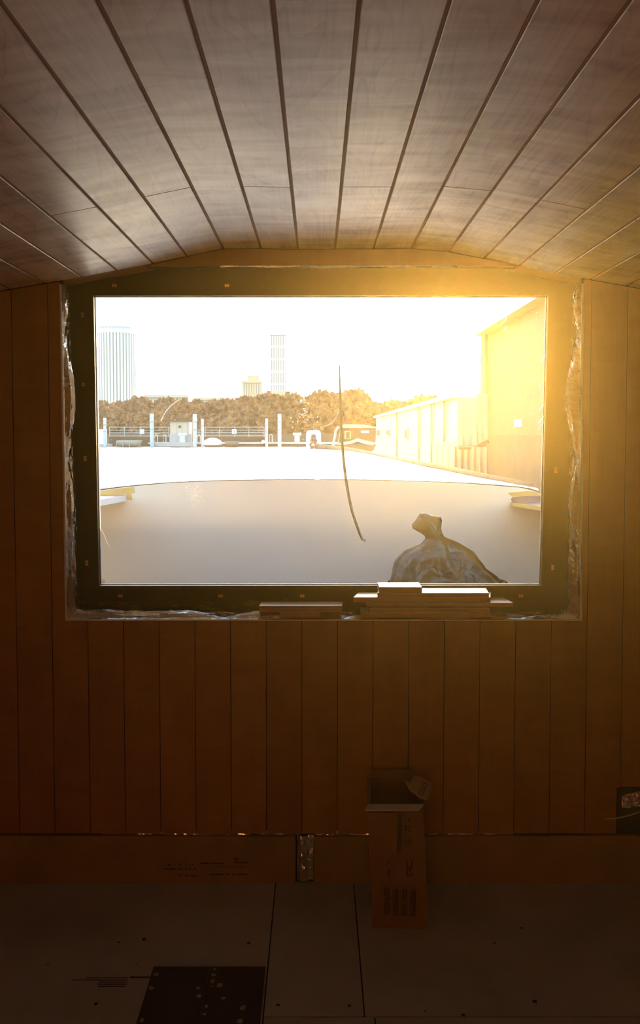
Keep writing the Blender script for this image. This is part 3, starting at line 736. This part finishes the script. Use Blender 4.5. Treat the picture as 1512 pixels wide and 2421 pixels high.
# gunwale side decks running towards the cabin
for s, pxi, mats in ((-1, 297, 'white'), (1, 1207, 'yellow')):
    if s < 0: A0, A1, zt_, tt = P(297, 1170, YK), (-.988, 3.63), P(297, 1170, YK).z, .030
    else: A0, A1, zt_, tt = P(1207, 1187, YK), (1.028, 3.66), P(1207, 1187, YK).z, .020
    xi = A0.x; sl = (A1[0]-xi)/(A1[1]-YK); y0_ = YS+.06; xn = xi+sl*(y0_-YK); xo = s*1.5
    MB().prism([(xi, YK), (xn, y0_), (xo, y0_), (xo, YK)], 'z', zt_-.02, zt_).build('side_deck', M['oxide'], bow)
    MB().box(min(xo, xo+s*.02), max(xo, xo+s*.02), y0_, YK+.2, WATER-.2, zt_).build('topside', M['cream'], bow)
    MB().prism([(xi-s*.004, YK), (xn-s*.004, y0_), (xn+s*.002, y0_), (xi+s*.002, YK)], 'z', zt_-tt, zt_-.0015).build('side_deck_edge', M[mats], bow)
# masking-yellow paint on the bulkhead at both ends
def patch(pts, mat, nm, Y=YK-0.0015):
    q = [P(x, y, Y) for x, y in pts]; return MB().add(q, [tuple(range(len(q)))]).build(nm, M[mat], bow)
patch([(232,1162),(262,1157),(300,1153),(316,1151),(318,1165),(309,1165),(313,1183),(298,1179),(296,1168),(232,1173)], 'yellow', 'yellow_paint')
patch([(1200,1165),(1225,1163),(1245,1161),(1262,1162),(1283,1173),(1255,1172),(1212,1175)], 'yellow', 'yellow_paint')
patch([(1207,1180),(1211,1176),(1245,1172),(1283,1172),(1283,1186),(1211,1190)], 'oxide', 'worn_paint')

# mooring rope along right gunwale
pts = [P(746, 1054, Yp-.03), P(757, 1056, Yp-.02)]+[Vector((hw(Y)+0.004, Y, deckz(1, Y)+0.026+0.006*math.sin(Y*3))) for Y in (6.5, 6.2, 5.8, 5.4, 5.0, 4.7, 4.4, 4.15, 3.98)]
ro = MB().tube(pts, [.022, .020]+[.015]*9, 10).build('mooring_rope', M['rope'], smooth=True); tag(ro, 'brown mooring rope tied at the bow post along the deck edge', 'rope')

# hanging cable outside the glass
Yc = 3.25
pp = [(801,640),(801,760),(802,850),(803,912),(804,950),(805,985),(806,1020),(809,1060),(813,1100),(818,1140),(825,1180),(832,1210),(841,1237),(850,1262),(856,1275),(863,1279)]
rr = [.0014,.0014,.0018,.004,.0062,.0064,.0058,.0056,.0056,.0058,.0058,.0056,.0054,.0052,.005,.0045]
hc = aempty('hanging_cable', P(862, 1280, Yc)); tag(hc, 'black cable hanging in front of the bow with a hooked lower end', 'cable')
MB().tube([P(x, y, Yc) for x, y in pp], rr, 10).build('cable', M['black_rubber'], hc, smooth=True)
MB().tube([P(x, y, Yc) for x, y in [(804,955),(802,972),(796,988),(785,1000),(772,1007),(757,1010)]], [.003,.004,.004,.004,.0035,.002], 8).build('branch_wire', M['galv'], hc, smooth=True)
MB().box(P(757,1018,Yc).x, P(765,1012,Yc).x, Yc-.004, Yc+.004, P(757,1017,Yc).z, P(757,1011,Yc).z).build('yellow_tape', M['yellow'], hc)
MB().lathe([(0.004, 0), (0.0085, .004), (0.009, .02), (0.004, .026)], P(809,980,Yc).x, Yc, 10).build('x', M['black_rubber'], hc)
o_ = COL.objects[-1] if False else bpy.data.objects['x']; o_.name = 'cable_tie'; o_.location.z += P(809, 985, Yc).z-0.0

# ------------------------------------------------------------------ black bin bag
rowsb = [(1500,905,1250),(1470,902,1245),(1440,904,1232),(1410,909,1215),(1385,916,1197),(1372,918,1184),(1360,921,1172),(1345,925,1150),(1330,931,1138),(1315,941,1128),(1303,955,1117),(1294,975,1103),(1286,993,1090),(1279,1001,1074),(1273,1005,1058),(1267,1003,1049),(1260,993,1046),(1250,975,1043),(1240,972,1044),(1230,980,1045),(1222,986,1041),(1217,990,1022),(1214,992,1012)]
Ybg = 3.60
def bagfn(u, v):
    t = v*(len(rowsb)-1); i = min(int(t), len(rowsb)-2); f_ = t-i
    a, b = rowsb[i], rowsb[i+1]; y = a[0]+(b[0]-a[0])*f_; x0 = a[1]+(b[1]-a[1])*f_; x1 = a[2]+(b[2]-a[2])*f_
    p0, p1 = P(x0, y, Ybg), P(x1, y, Ybg); c = (p0+p1)/2; r = (p1-p0).length/2
    th_ = 2*math.pi*u; dy = min(r*0.75, 0.24)
    if y < 1268: dy = min(dy, 0.030)
    q = Vector((c.x+r*math.cos(th_), Ybg+dy*math.sin(th_), c.z))
    nrm = Vector((math.cos(th_), math.sin(th_), 0))
    amp = min(r, .2)*0.17; edge = abs(math.sin(th_))
    k = noise.noise(q*6)*0.5; fold = abs(noise.noise(Vector((th_*1.9, q.z*9, 2.3+q.x*6))))
    q = q+nrm*(k*0.3-fold*1.0+0.15)*amp*(0.3+0.7*edge)
    w = q+Vector((noise.noise(q*5), noise.noise(q*5+Vector((9, 0, 0))), noise.noise(q*5+Vector((0, 9, 0)))))*.05
    dd = noise.voronoi(Vector((w.x*13, w.y*13, w.z*10)))[0]; e1 = min(dd[1]-dd[0], .5)
    dd = noise.voronoi(Vector((w.x*30+3, w.y*30, w.z*20)))[0]; e2 = min(dd[1]-dd[0], .5)
    q = q-nrm*(e1*.030+e2*.011)*min(1, r/.10)*(0.25+0.75*edge)*0.65
    if math.sin(th_) < 0:          # crease where the right-hand lobe tucks behind the left one
        px = x0+(x1-x0)*(0.5+0.5*math.cos(th_)); ln = 1046+(y-1262)*0.33
        if y > 1262:
            q.y += 0.035*math.exp(-((px-ln)/9)**2)+(0.05 if px > ln else 0.0)*min(1, (px-ln)/14)
    return q
mb = MB().grid(bagfn, 150, 170, wrap=True)
nb = 150; mb.f.append(tuple(range(nb-1, -1, -1))); mb.f.append(tuple(len(mb.v)-nb+i for i in range(nb)))
zmin = min(v[2] for v in mb.v)
mb.v = [(x, y, z-(zmin-zd)*max(0, min(1, (1.0-z)/(1.0-zmin)))*1.0 if z < 0.86 else z) for x, y, z in mb.v]
bag = mb.build('bin_bag', M['bag'], smooth=False, origin=(P(1050,1300,Ybg).x, Ybg, zd)); tag(bag, 'full knotted black plastic bin bag slumped against the cream bulkhead', 'bag')
# twisted knot of the bag's neck
kn = MB()
for k in range(5):
    a = k*1.25
    pts = [P(1000+38*t+4*math.sin(a), 1222+52*t+3*math.cos(a*2), Ybg-0.030-0.008*math.sin(a+t*3)) for t in [i/8 for i in range(9)]]
    kn.tube(pts, [0.004+0.007*math.sin(math.pi*min(1, .15+i/9)) for i in range(9)], 6)
ko = kn.build('neck_folds', M['bag'], bag)
ko.matrix_parent_inverse = Matrix.Translation(bag.location).inverted()

# ================================================================== water, bank
wt = MB().add([(-900, 3.0, WATER), (900, 3.0, WATER), (900, 1100, WATER), (-900, 1100, WATER)], [(0,1,2,3)]).build('water', M['water']); tag(wt, kind='structure')
YBK = 95
bk = MB().box(-260, 260, YBK, YBK+500, WATER-.5, WATER+1.2).build('river_bank', M['bank']); tag(bk, kind='structure')

# ------------------------------------------------------------------ marina pontoon across the water
YP = 77.0
zw = WATER
def PX(px, Y=YP): return P(px, 1040, Y).x
def PZ(py, Y=YP): return P(749, py, Y).z
pn = aempty('pontoon', (PX(450), YP, zw)); tag(pn, 'long low floating pontoon across the water carrying the white piles', 'pontoon')
MB().box(PX(350), PX(730+200), YP, YP+2.2, PZ(1050), PZ(1046)).build('deck', M['deckwood'], pn)
MB().box(PX(355), PX(462), YP-.05, YP, PZ(1055), PZ(1046)).build('fascia', M['galv'], pn)
MB().box(PX(470), PX(930), YP+.1, YP+1.9, zw-.2, PZ(1050)-.005).build('float', M['hull_dark'], pn)
MB().box(PX(334), PX(426), YP-2.8, YP-.66, zw-.1, PZ(1057.5)).build('float', M['galv'], pn)
MB().box(PX(432), PX(475), YP-2.8, YP-.66, zw-.1, PZ(1057.5)).build('float', M['galv'], pn)
pn2 = aempty('pontoon', (PX(240), YP, zw)); tag(pn2, 'short pontoon at the left edge of the window under a low white box', 'pontoon')
MB().box(PX(150), PX(258), YP-.1, YP+1.2, zw-.05, PZ(1050)).build('deck', M['galv'], pn2)
ZD = PZ(1046)
def pile(px, w, top, lab, Y=YP-0.32):
    x = PX(px, Y); r = w/2/F*Y; zt_ = PZ(top, Y)
    o = aempty('mooring_pile', (x, Y, zw-.1)); tag(o, lab, 'post', 'white mooring piles on the pontoon')
    MB().lathe([(r, zw-.3), (r, zt_), (r*.85, zt_+.04)], x, Y, 14).build('post', M['pile'], o)
    for dz in (.55, .28):
        zz = zt_-(zt_-zw)*dz*0.9
        b_ = MB(); b_.lathe([(r*1.12, zz), (r*1.12, zz+.10)], x, Y, 14); b_.box(x-r*.5, x+r*.5, Y+r, Y+.31, zz, zz+.1); b_.build('pile_guide', M['galv'], o)
pile(248, 7, 989, 'white mooring pile nearest the left edge of the window')
pile(359, 9.5, 979, 'tall white mooring pile to the left of the kiosk')
pile(460.5, 9.5, 980, 'tall white mooring pile just right of the kiosk')
pile(478.5, 6.5, 991, 'short white mooring pile at the left end of the wide railing')
pile(630, 6.5, 990, 'short white mooring pile at the right end of the wide railing')
pile(660.5, 9, 979.5, 'tall white mooring pile nearest the bow post')
def railing(px0, px1, ys_, lab, posts, Y=YP+3.0, plaque=None):
    o = aempty('gangway_railing', (PX((px0+px1)/2, Y), Y, PZ(1046, Y))); tag(o, lab, 'railing')
    for y in ys_:
        MB().tube([(PX(px0, Y), Y, PZ(y, Y)), (PX(px1, Y), Y, PZ(y, Y))], .04, 6).build('rail', M['galv'], o)
    for x in posts:
        MB().tube([(PX(x, Y), Y, PZ(ys_[0], Y)), (PX(x, Y), Y, PZ(1033, Y))], .035, 6).build('post', M['galv'], o)
    MB().box(PX(px0, Y), PX(px1, Y), Y, Y+1.2, zw-.05, PZ(1033, Y)).build('gangway', M['brown'], o)
    for (x0, x1) in plaque or []:
        MB().box(PX(x0, Y), PX(x1, Y), Y-.1, Y-.05, PZ(1026, Y), PZ(1014.5, Y)).build('plaque', M['pile'], o)
railing(258, 400, (1010, 1017, 1023.5, 1030.5), 'white pipe railing of the gangway left of the kiosk', (259, 294, 331, 399), plaque=[(331, 341)])
railing(484, 625, (1010, 1017, 1023, 1030), 'white pipe railing of the gangway right of the kiosk', (485, 519, 554, 588, 624), plaque=[(548, 553), (554, 559)])
railing(457, 484, (1017, 1023, 1030), 'short white railing between kiosk and wide railing', (458, 470))
# kiosk
Yk = YP+1.4
kk = aempty('kiosk', (PX(427, Yk), Yk, ZD)); tag(kk, 'small white panelled kiosk with flat brown roof on the pontoon', 'kiosk')
MB().box(PX(402, Yk), PX(452, Yk), Yk, Yk+.75, ZD, PZ(996, Yk)).build('wall', M['hull_white'], kk)
MB().box(PX(390, Yk), PX(456, Yk), Yk-.35, Yk+.78, PZ(996, Yk), PZ(992, Yk)).build('roof', M['brown'], kk)
MB().box(PX(401, Yk), PX(453, Yk), Yk-.06, Yk-.01, ZD, PZ(1026, Yk)).build('lower_panel', M['galv'], kk)
for x in (406, 419, 431):
    MB().box(PX(x, Yk), PX(x+11, Yk), Yk-.03, Yk-.005, PZ(1025, Yk), PZ(998, Yk)).build('panel', M['hull_white'], kk)
MB().add([(PX(425, Yk)+.16*math.cos(a), Yk-.04, PZ(1009, Yk)+.16*math.sin(a)) for a in [6.283*i/16 for i in range(16)]], [tuple(range(16))]).build('porthole', M['window_dark'], kk)
MB().box(PX(447.5, Yk), PX(452, Yk), Yk-.08, Yk, PZ(1026, Yk), PZ(998, Yk)).build('corner_post', M['white'], kk)
def pedestal(px, y0, y1, w, lab, Y=YP+.5):
    o = aempty('service_pedestal', (PX(px, Y), Y, ZD)); tag(o, lab, 'pedestal')
    s = w/F*Y/2; x = PX(px, Y)
    MB().box(x-s*.6, x+s*.6, Y-.2, Y+.2, ZD, PZ(y0, Y)-.1).build('column', M['pile'], o)
    MB().box(x-s, x+s, Y-.25, Y+.25, PZ(y0, Y)-.26, PZ(y0, Y)).build('head', M['pile'], o, bevel=.03)
pedestal(431, 1023.5, 1045.5, 20, 'white service pedestal in front of the kiosk')
pedestal(702, 1023, 1046.5, 20, 'white service pedestal just left of the bow post')
def hoop(px, lab, y0=1028, Y=YP+.4):
    x = PX(px, Y); z0, z1 = ZD, PZ(y0, Y); r = .13
    pts = [(x-r, Y, z0), (x-r, Y, z1-r)]+[(x-r*math.cos(a), Y, z1-r+r*math.sin(a)) for a in (0.5, 1.0, 1.57, 2.1, 2.6)]+[(x+r, Y, z1-r), (x+r, Y, z0)]
    o = MB().tube(pts, .035, 6).build('safety_hoop', M['pile']); tag(o, lab, 'hoop', 'white safety hoops on the pontoon')
hoop(369, 'white safety hoop right beside the pile left of the kiosk'); hoop(389, 'white safety hoop nearest the kiosk wall'); hoop(640, 'white safety hoop between the two right-hand piles', 1027)
hoop(470, 'white safety hoop between the two piles right of the kiosk')
# small boats at the pontoon
def dinghy(px0, px1, y0, y1, lab, Y, mat='hull_white', cover=None):
    x0, x1, z1 = PX(px0, Y), PX(px1, Y), PZ(y0, Y); z0 = max(zw-.05, PZ(y1, Y)); L = x1-x0
    o = aempty('small_boat', ((x0+x1)/2, Y, z0)); tag(o, lab, 'boat', 'small boats moored at the pontoon')
    def f_(u, v):
        a = u*2-1; b = math.sin(math.pi*v); ww_ = math.sqrt(max(0, 1-abs(a)**3))
        return Vector(((x0+x1)/2+a*L/2*(1-.12*b*(1 if a > 0 else .3)), Y+.75*ww_*math.cos(math.pi*v), z1-(z1-z0)*b*(.35+.65*ww_)))
    MB().grid(f_, 18, 10).build('hull', M[mat], o, smooth=True)
    MB().add([(x0+L*(.5+a/2), Y+.72*s_*math.sqrt(max(0, 1-abs(a)**3)), z1-.03) for s_, rng in ((1, range(-8, 9)), (-1, range(8, -9, -1))) for a in [k/8 for k in rng]], [tuple(range(34))]).build('deck', M['hull_white'] if not cover else M[cover], o)
    return o
o = dinghy(275, 337, 1041, 1061, 'white hull moored left of the kiosk', YP-1.8)
for k in range(3): MB().box(PX(290+k*15), PX(290+k*15)+.04, YP-2.6, YP-2.45, PZ(1059), PZ(1043)).build('fender_line', M['deckwood'], o)
dm = MB().lathe([(.95, zw+.15), (.93, zw+.35), (.75, zw+.6), (.4, zw+.78), (.08, zw+.84)], PX(502, YP-1.5), YP-1.5, 18).build('upturned_dinghy', M['white'], smooth=True); tag(dm, 'small domed white upturned dinghy under the wide railing', 'boat')
dinghy(530, 566, 1043, 1056, 'grey covered small boat under the middle of the wide railing', YP-1.6, 'tarp', 'tarp')
cc = MB().box(PX(180), PX(246), YP, YP+1.1, PZ(1050), PZ(1015)).build('storage_locker', M['white'], bevel=.03); tag(cc, 'pale storage locker at the left edge of the window by a pile', 'locker')
fy = MB().lathe([(.03, PZ(1050)), (.19, PZ(1050)+.12), (.19, PZ(1050)+.28), (.03, PZ(1050)+.4)], PX(622), YP-.2, 12).build('buoy', M['white'], smooth=True); tag(fy, 'small round white buoy on the water by the railing end', 'buoy')

# ------------------------------------------------------------------ shrubs and trees behind
def crown_mesh(x, Y, zb, w, h, seed, n_l=7):
    rnd = random.Random(seed); mb = MB()
    for k in range(n_l):
        cx = x+(rnd.random()-.5)*w*.75; r = w*(.22+.16*rnd.random()); czz = zb+h*(.25+.45*rnd.random())
        cyy = Y+(rnd.random()-.5)*w*.2
        rz = min(h*.5, r*1.25, zb+h-czz)
        nu, nv = 40, 24
        def f_(u, v):
            a = 2*math.pi*u; b = math.pi*v-math.pi/2
            d = Vector((math.cos(a)*math.cos(b), math.sin(a)*math.cos(b), math.sin(b)))
            q = d*(1+.35*noise.noise(d*2.6+Vector((k*3.1, seed, 0)))+.20*noise.noise(d*7+Vector((seed, k, 5)))+.30*noise.noise(d*22+Vector((k, seed, 2)))+.2*random.uniform(-.5, .5))
            return Vector((cx+q.x*r, cyy+q.y*r, czz+q.z*rz))
        mb.grid(f_, nu, nv, wrap=True)
    return mb
def tree(px, py_top, wpx, lab, Y, seed, cat='tree', name='bare_tree', n_l=8):
    zb = zw+1.2; x = PX(px, Y); h = PZ(py_top, Y)-zb; w = wpx/F*Y
    o = aempty(name, (x, Y, zb)); tag(o, lab, cat, 'bare trees and scrub behind the pontoon')
    crown_mesh(x, Y, zb, w, h, seed, n_l).build('crown', M['tree'], o)
    MB().tube([(x, Y, zb-.05), (x+.1, Y, zb+h*.5)], .14, 7).build('trunk', M['trunk'], o)
T_ = [(205,950,90,'scrub clump left of the round tower base'),(252,962,70,'scrub clump in front of the round tower base'),(300,952,70,'scrub clump left of the flat roofed block'),
 (350,944,75,'bare tree over the tall pile left of the kiosk'),(400,950,80,'bare tree right behind the kiosk'),(450,948,70,'bare tree behind the tall pile right of the kiosk'),
 (505,950,80,'bare tree over the left half of the wide railing'),(555,948,70,'bare tree left of the stepped tower'),(598,938,60,'bare tree in front of the stepped tower'),
 (655,934,85,'bare tree in front of the slender tower'),(705,938,75,'bare tree right of the slender tower'),(752,932,80,'bare tree behind the bow post'),
 (805,925,85,'bare tree behind the hanging cable'),(850,940,80,'bare tree over the dark narrowboat'),(900,955,90,'bare tree left end of the white boat roof'),(968,950,90,'bare tree over the white boat roof'),(1050,940,120,'bare tree behind the tarpaulin')]
for k, (px, py, w_, lab) in enumerate(T_):
    tree(px, py, w_*1.2, lab, 104+(k % 4)*8, 11+k)
# low continuous undergrowth (uncountable)
ug = MB()
for k in range(46):
    px = 190+k*20; ug2 = crown_mesh(PX(px, 97), 97, zw+.6, 3.0, 3.2+random.random()*1.0, 300+k, 2); ug.add(ug2.v, ug2.f)
tag(ug.build('undergrowth', M['tree']), kind='stuff', label='brown undergrowth along the far bank')

# ------------------------------------------------------------------ distant buildings
def tower_round():
    Y = 480; x = PX(278, Y); r = 47/F*Y; z1 = PZ(776, Y)
    o = aempty('round_tower', (x, Y, zw+1.2)); tag(o, 'pale round tower block with vertical ribs at far left', 'tower')
    MB().lathe([(r*.97, zw+1.2), (r*.97, z1-2), (r*.9, z1)], x, Y, 48).build('shaft', M['tower_line'], o)
    fm = MB()
    for k in range(40):
        a = 2*math.pi*k/40; c, s = math.cos(a), math.sin(a); q = r*1.0
        t = 2*math.pi/40*.33
        pts = [(x+rr_*math.cos(a+tt), Y+rr_*math.sin(a+tt)) for rr_, tt in ((r*.96, -t), (r*1.02, -t), (r*1.02, t), (r*.96, t))]
        fm.prism(pts, 'z', zw+4, z1-1)
    fm.build('ribs', M['tower'], o)
    MB().lathe([(r*1.03, z1-4), (r*1.03, z1-1.5)], x, Y, 48).build('parapet', M['tower'], o)
tower_round()
def tower_box(name, px0, px1, top, Y, lab, nrib, mat='tower', setb=None):
    x0, x1, z1 = PX(px0, Y), PX(px1, Y), PZ(top, Y); dpt = (x1-x0)*.9
    o = aempty(name, ((x0+x1)/2, Y+dpt/2, zw+1.2)); tag(o, lab, 'tower')
    MB().box(x0, x1, Y, Y+dpt, zw+1.2, z1).build('core', M['tower_line'], o)
    fm = MB(); w_ = (x1-x0)/nrib
    for k in range(nrib): fm.box(x0+w_*k, x0+w_*(k+.6), Y-.5, Y, zw+1.3, z1-.5)
    fm.build('ribs', M[mat], o)
    fl2 = MB(); 
    for k in range(1, int((z1-zw)/8)): fl2.box(x0, x1, Y-.3, Y-.02, zw+k*8, zw+k*8+1.2)
    tag(fl2.build('floor_bands', M[mat], o), kind='stuff')
    MB().box(x0-.3, x1+.3, Y-.6, Y+dpt+.3, z1, z1+1).build('roof', M[mat], o)
    return o
o = tower_box('slender_tower', 638, 676, 792, 520, 'slender pale tower block rising above the trees', 7)
Y = 520; MB().box(PX(644, Y), PX(670, Y), Y+1, Y+8, PZ(792, Y), PZ(772, Y)).build('crown_block', M['tower'], o)
MB().box(PX(632, Y), PX(684, Y), Y-4, Y-.7, zw+1.2, PZ(926, Y)).build('podium', M['ochre'], o)
o = tower_box('stepped_tower', 573, 619, 905, 430, 'mid-height stepped block left of the slender tower', 8, 'ochre')
Y = 430; MB().box(PX(585, Y), PX(612, Y), Y+1, Y+8, PZ(905, Y), PZ(888, Y)).build('upper_storey', M['ochre'], o)
o = tower_box('flat_block', 342, 445, 940, 300, 'long flat roofed block behind the trees above the kiosk', 16, 'ochre')
o = tower_box('flat_block', 450, 565, 946, 330, 'lower flat block behind the trees left of the stepped tower', 18, 'ochre')

# ------------------------------------------------------------------ distant dark narrowboat
def narrow():
    Y0 = 34.0
    o = aempty('dark_narrowboat', (PX(840, Y0), Y0, zw)); tag(o, 'dark narrowboat with white gunwale moored beyond the bow rope', 'boat')
    def q(px, py, Y=Y0): return P(px, py, Y)
    hullp = [(782,1060),(795,1048),(838,1034),(885,1044),(885,1100),(790,1100)]
    pts = [q(*p) for p in hullp]
    MB().prism([(p.x, p.z) for p in pts], 'y', Y0, Y0+1.6).build('hull', M['hull_dark'], o)
    g0 = [(790,1050),(806,1046),(828,1042),(845,1036),(862,1041),(884,1046),(884,1053),(862,1050),(845,1044),(828,1050),(806,1052)]
    pts = [q(*p) for p in g0]; MB().prism([(p.x, p.z) for p in pts], 'y', Y0-.06, Y0-.005).build('gunwale', M['galv'], o)
    pts = [q(*p) for p in [(800,1047),(807,1007),(887,1010),(889,1044)]]; MB().prism([(p.x, p.z) for p in pts], 'y', Y0+.05, Y0+1.5).build('cabin', M['brown'], o)
    pts = [q(*p) for p in [(800,1009),(815,1003),(860,1004),(889,1009),(889,1012),(803,1012)]]; MB().prism([(p.x, p.z) for p in pts], 'y', Y0-.1, Y0+1.6).build('roof', M['hull_white'], o)
    pts = [q(*p) for p in [(814,1019),(829,1019),(829,1038),(814,1038)]]; w_ = MB().prism([(p.x, p.z) for p in pts], 'y', Y0, Y0+.04).build('door_frame', M['yellow'], o)
    pts = [q(*p) for p in [(817,1022),(826,1022),(826,1037),(817,1037)]]; MB().prism([(p.x, p.z) for p in pts], 'y', Y0-.02, Y0-.002).build('door_panel', M['window_dark'], w_)
    pts = [q(*p) for p in [(853,1018),(872,1018),(872,1024),(853,1024)]]; MB().prism([(p.x, p.z) for p in pts], 'y', Y0, Y0+.03).build('name_board', M['white'], o)
    MB().tube([q(786,1056,Y0-.2), q(791,1035,Y0-.2), q(793,1020,Y0-.2), q(800,1008,Y0-.2)], .06, 6).build('front_rail', M['galv'], o)
narrow()

# ------------------------------------------------------------------ white boat alongside on the right
XS = 1.62
def side_pt(px, py, xs=XS):          # point on the vertical plane x = xs seen at the pixel
    u = (px-CX)/F; v = (CY-py)/F; t = xs/u
    return Vector((xs, (math.cos(PITCH)+v*math.sin(PITCH))*t, EYE+(-math.sin(PITCH)+v*math.cos(PITCH))*t))
wb_ = aempty('white_boat', (XS+.8, 14, zw)); tag(wb_, 'long white cabin boat with small dark windows moored alongside to the right', 'boat')
a = side_pt(887, 988); b = side_pt(1078, 962)
y_far, y_near = a.y, b.y; zt0 = a.z
zt1 = zt0+.12
MB().hexa([(XS+.12, y_near, zw-.1), (XS+1.9, y_near, zw-.1), (XS+1.9, y_far, zw-.1), (XS+.12, y_far, zw-.1), (XS+.12, y_near, zw+.55), (XS+1.9, y_near, zw+.55), (XS+1.9, y_far, zw+.55), (XS+.12, y_far, zw+.55)]).build('hull', M['hull_white'], wb_)
MB().hexa([(XS, y_near, zw+.55), (XS+1.7, y_near, zw+.55), (XS+1.7, y_far, zw+.55), (XS, y_far, zw+.55), (XS+.02, y_near, zt0), (XS+1.6, y_near, zt0), (XS+1.6, y_far, zt0), (XS+.02, y_far, zt0)]).build('cabin_side', M['hull_white'], wb_)
rfp = [(XS-.05, zt0), (XS-.05, zt0+.05), (XS+.3, zt0+.11), (XS+.85, zt0+.14), (XS+1.4, zt0+.11), (XS+1.7, zt0+.05), (XS+1.7, zt0)]
MB().prism(rfp, 'y', y_near, y_far+.1).build('roof', M['white'], wb_)
for px, py0, py1, w_ in [(894, 1015, 1032, 7), (917, 1014, 1031, 7), (960, 1012, 1040, 6)]:
    p0 = side_pt(px-w_/2, py0); p1 = side_pt(px+w_/2, py1)
    wf = MB().box(XS-.012, XS+.005, min(p0.y, p1.y), max(p0.y, p1.y), p1.z, p0.z).build('window_frame', M['galv'], wb_)
    MB().box(XS-.016, XS-.0125, min(p0.y, p1.y)+.05, max(p0.y, p1.y)-.05, p1.z+.03, p0.z-.03).build('pane', M['window_dark'], wf)
for px, py in [(884,1074),(906,1081),(921,1087),(947,1094)]:
    p = side_pt(px, py, XS+.09)
    MB().lathe([(.02, p.z-.12), (.07, p.z-.08), (.07, p.z+.08), (.02, p.z+.12)], p.x, p.y, 10).build('fender', M['white'], wb_, smooth=True)
for px in (938, 990, 1020, 1050):
    p = side_pt(px, 1040)
    MB().box(XS-.02, XS-.001, p.y-.04, p.y+.04, zw+.56, zt0-.01).build('cover_seam', M['tarp'], wb_)

# tarpaulin-draped frame between the two boats
tp = aempty('tarpaulin_cover', (XS+.3, 7.9, zw)); tag(tp, 'pale tarpaulin draped over a frame beside the brown wheelhouse', 'tarpaulin')
def drape(px0, px1, pt0, pb0, Y0, Y1, amp, seed, nf=7):
    def f_(u, v):
        Y = Y0+(Y1-Y0)*u; top_ = P(px0+(px1-px0)*u, pt0, Y); bot = P(px0+(px1-px0)*u, pb0, Y)
        q = top_*(1-v)+bot*v; q.y = Y
        return q+Vector((0, -amp*(.3+v)*math.sin(u*nf*6.283+seed+.6*math.sin(v*5)), 0))
    return f_
MB().grid(drape(1088, 1124, 985, 1056, 8.1, 7.9, .015, 1, 2), 20, 10).build('upper_panel', M['tarp'], tp, smooth=True)
MB().grid(drape(1126, 1152, 930, 1052, 7.9, 7.8, .012, 3, 2), 14, 10).build('upper_panel', M['tarp'], tp, smooth=True)
MB().grid(drape(1074, 1150, 1056, 1190, 8.0, 7.7, .05, 2, 5), 60, 20).build('skirt', M['tarp'], tp, smooth=True)
MB().tube([P(1084, 1058, 7.9), P(1124, 1058, 7.85), P(1152, 1044, 7.7)], .02, 8).build('edge_rope', M['brown'], tp, smooth=True)
MB().grid(drape(1022, 1078, 1045, 1200, 9.0, 8.5, .04, 5, 4), 40, 12).build('skirt', M['hull_white'], tp, smooth=True)

# brown wheelhouse of the neighbouring boat
XW = 1.72
wh = aempty('neighbour_wheelhouse', (XW+.6, 6.5, zw)); tag(wh, 'tall brown wheelhouse of the next boat filling the right of the window', 'boat')
ya0 = side_pt(1146, 1000, XW).y; ya1 = 4.2
zseam = side_pt(1220, 1034, XW).z
ztw = side_pt(1200, 762, XW).z
MB().box(XW, XW+1.8, ya1, ya0, zw+.4, zseam).build('lower_side', M['brown'], wh)
MB().box(XW+.01, XW+1.8, ya1, ya0, zseam+.006, ztw).build('upper_side', M['tan'], wh)
MB().box(XW-.15, XW+1.9, ya1, ya0+.1, zw-.1, zw+.4).build('hull', M['hull_dark'], wh)
z_ = ztw
rp_ = [(XW-.10, z_), (XW-.06, z_+.05), (XW+.25, z_+.14), (XW+.9, z_+.20), (XW+1.5, z_+.14), (XW+1.85, z_)]
MB().prism(rp_, 'y', ya1, ya0+.14).build('canopy', M['tarp'], wh)
MB().tube([(XW-.02, ya0-.02, zw+.4), (XW-.02, ya0-.02, ztw)], .035, 8).build('corner_post', M['tarp'], wh)
MB().box(XW-.006, XW+.012, ya1, ya0, zseam-.01, zseam+.02).build('rubbing_strip', M['brown'], wh)
p0, p1 = side_pt(1218, 992, XW), side_pt(1235, 1009, XW)
wf = MB().box(XW-.01, XW+.02, min(p0.y, p1.y), max(p0.y, p1.y), p1.z, p0.z).build('window_frame', M['galv'], wh)
ym, zm = (p0.y+p1.y)/2, (p0.z+p1.z)/2
for sy in (-1, 1):
    for sz in (-1, 1):
        MB().box(XW-.014, XW-.0105, ym+sy*abs(p0.y-p1.y)*.25-.055, ym+sy*abs(p0.y-p1.y)*.25+.055, zm+sz*abs(p0.z-p1.z)*.25-.014, zm+sz*abs(p0.z-p1.z)*.25+.014).build('pane', M['white'], wf)

# ------------------------------------------------------------------ haze
if HAZE_IN > 0:
  hb = MB().box(XL+.01, XR-.01, YB+.01, D-.02, 0.02, joints[0][1]-.02).build('flare_haze', mat_haze('cabin_haze', HAZE_IN, HAZE_G, (1.0, .68, .19)))  # added volume, its density shaped to give the flare's glow
if HAZE_IN > 0: tag(hb, kind='stuff', label='thin haze added in the cabin air for the sun flare glow')
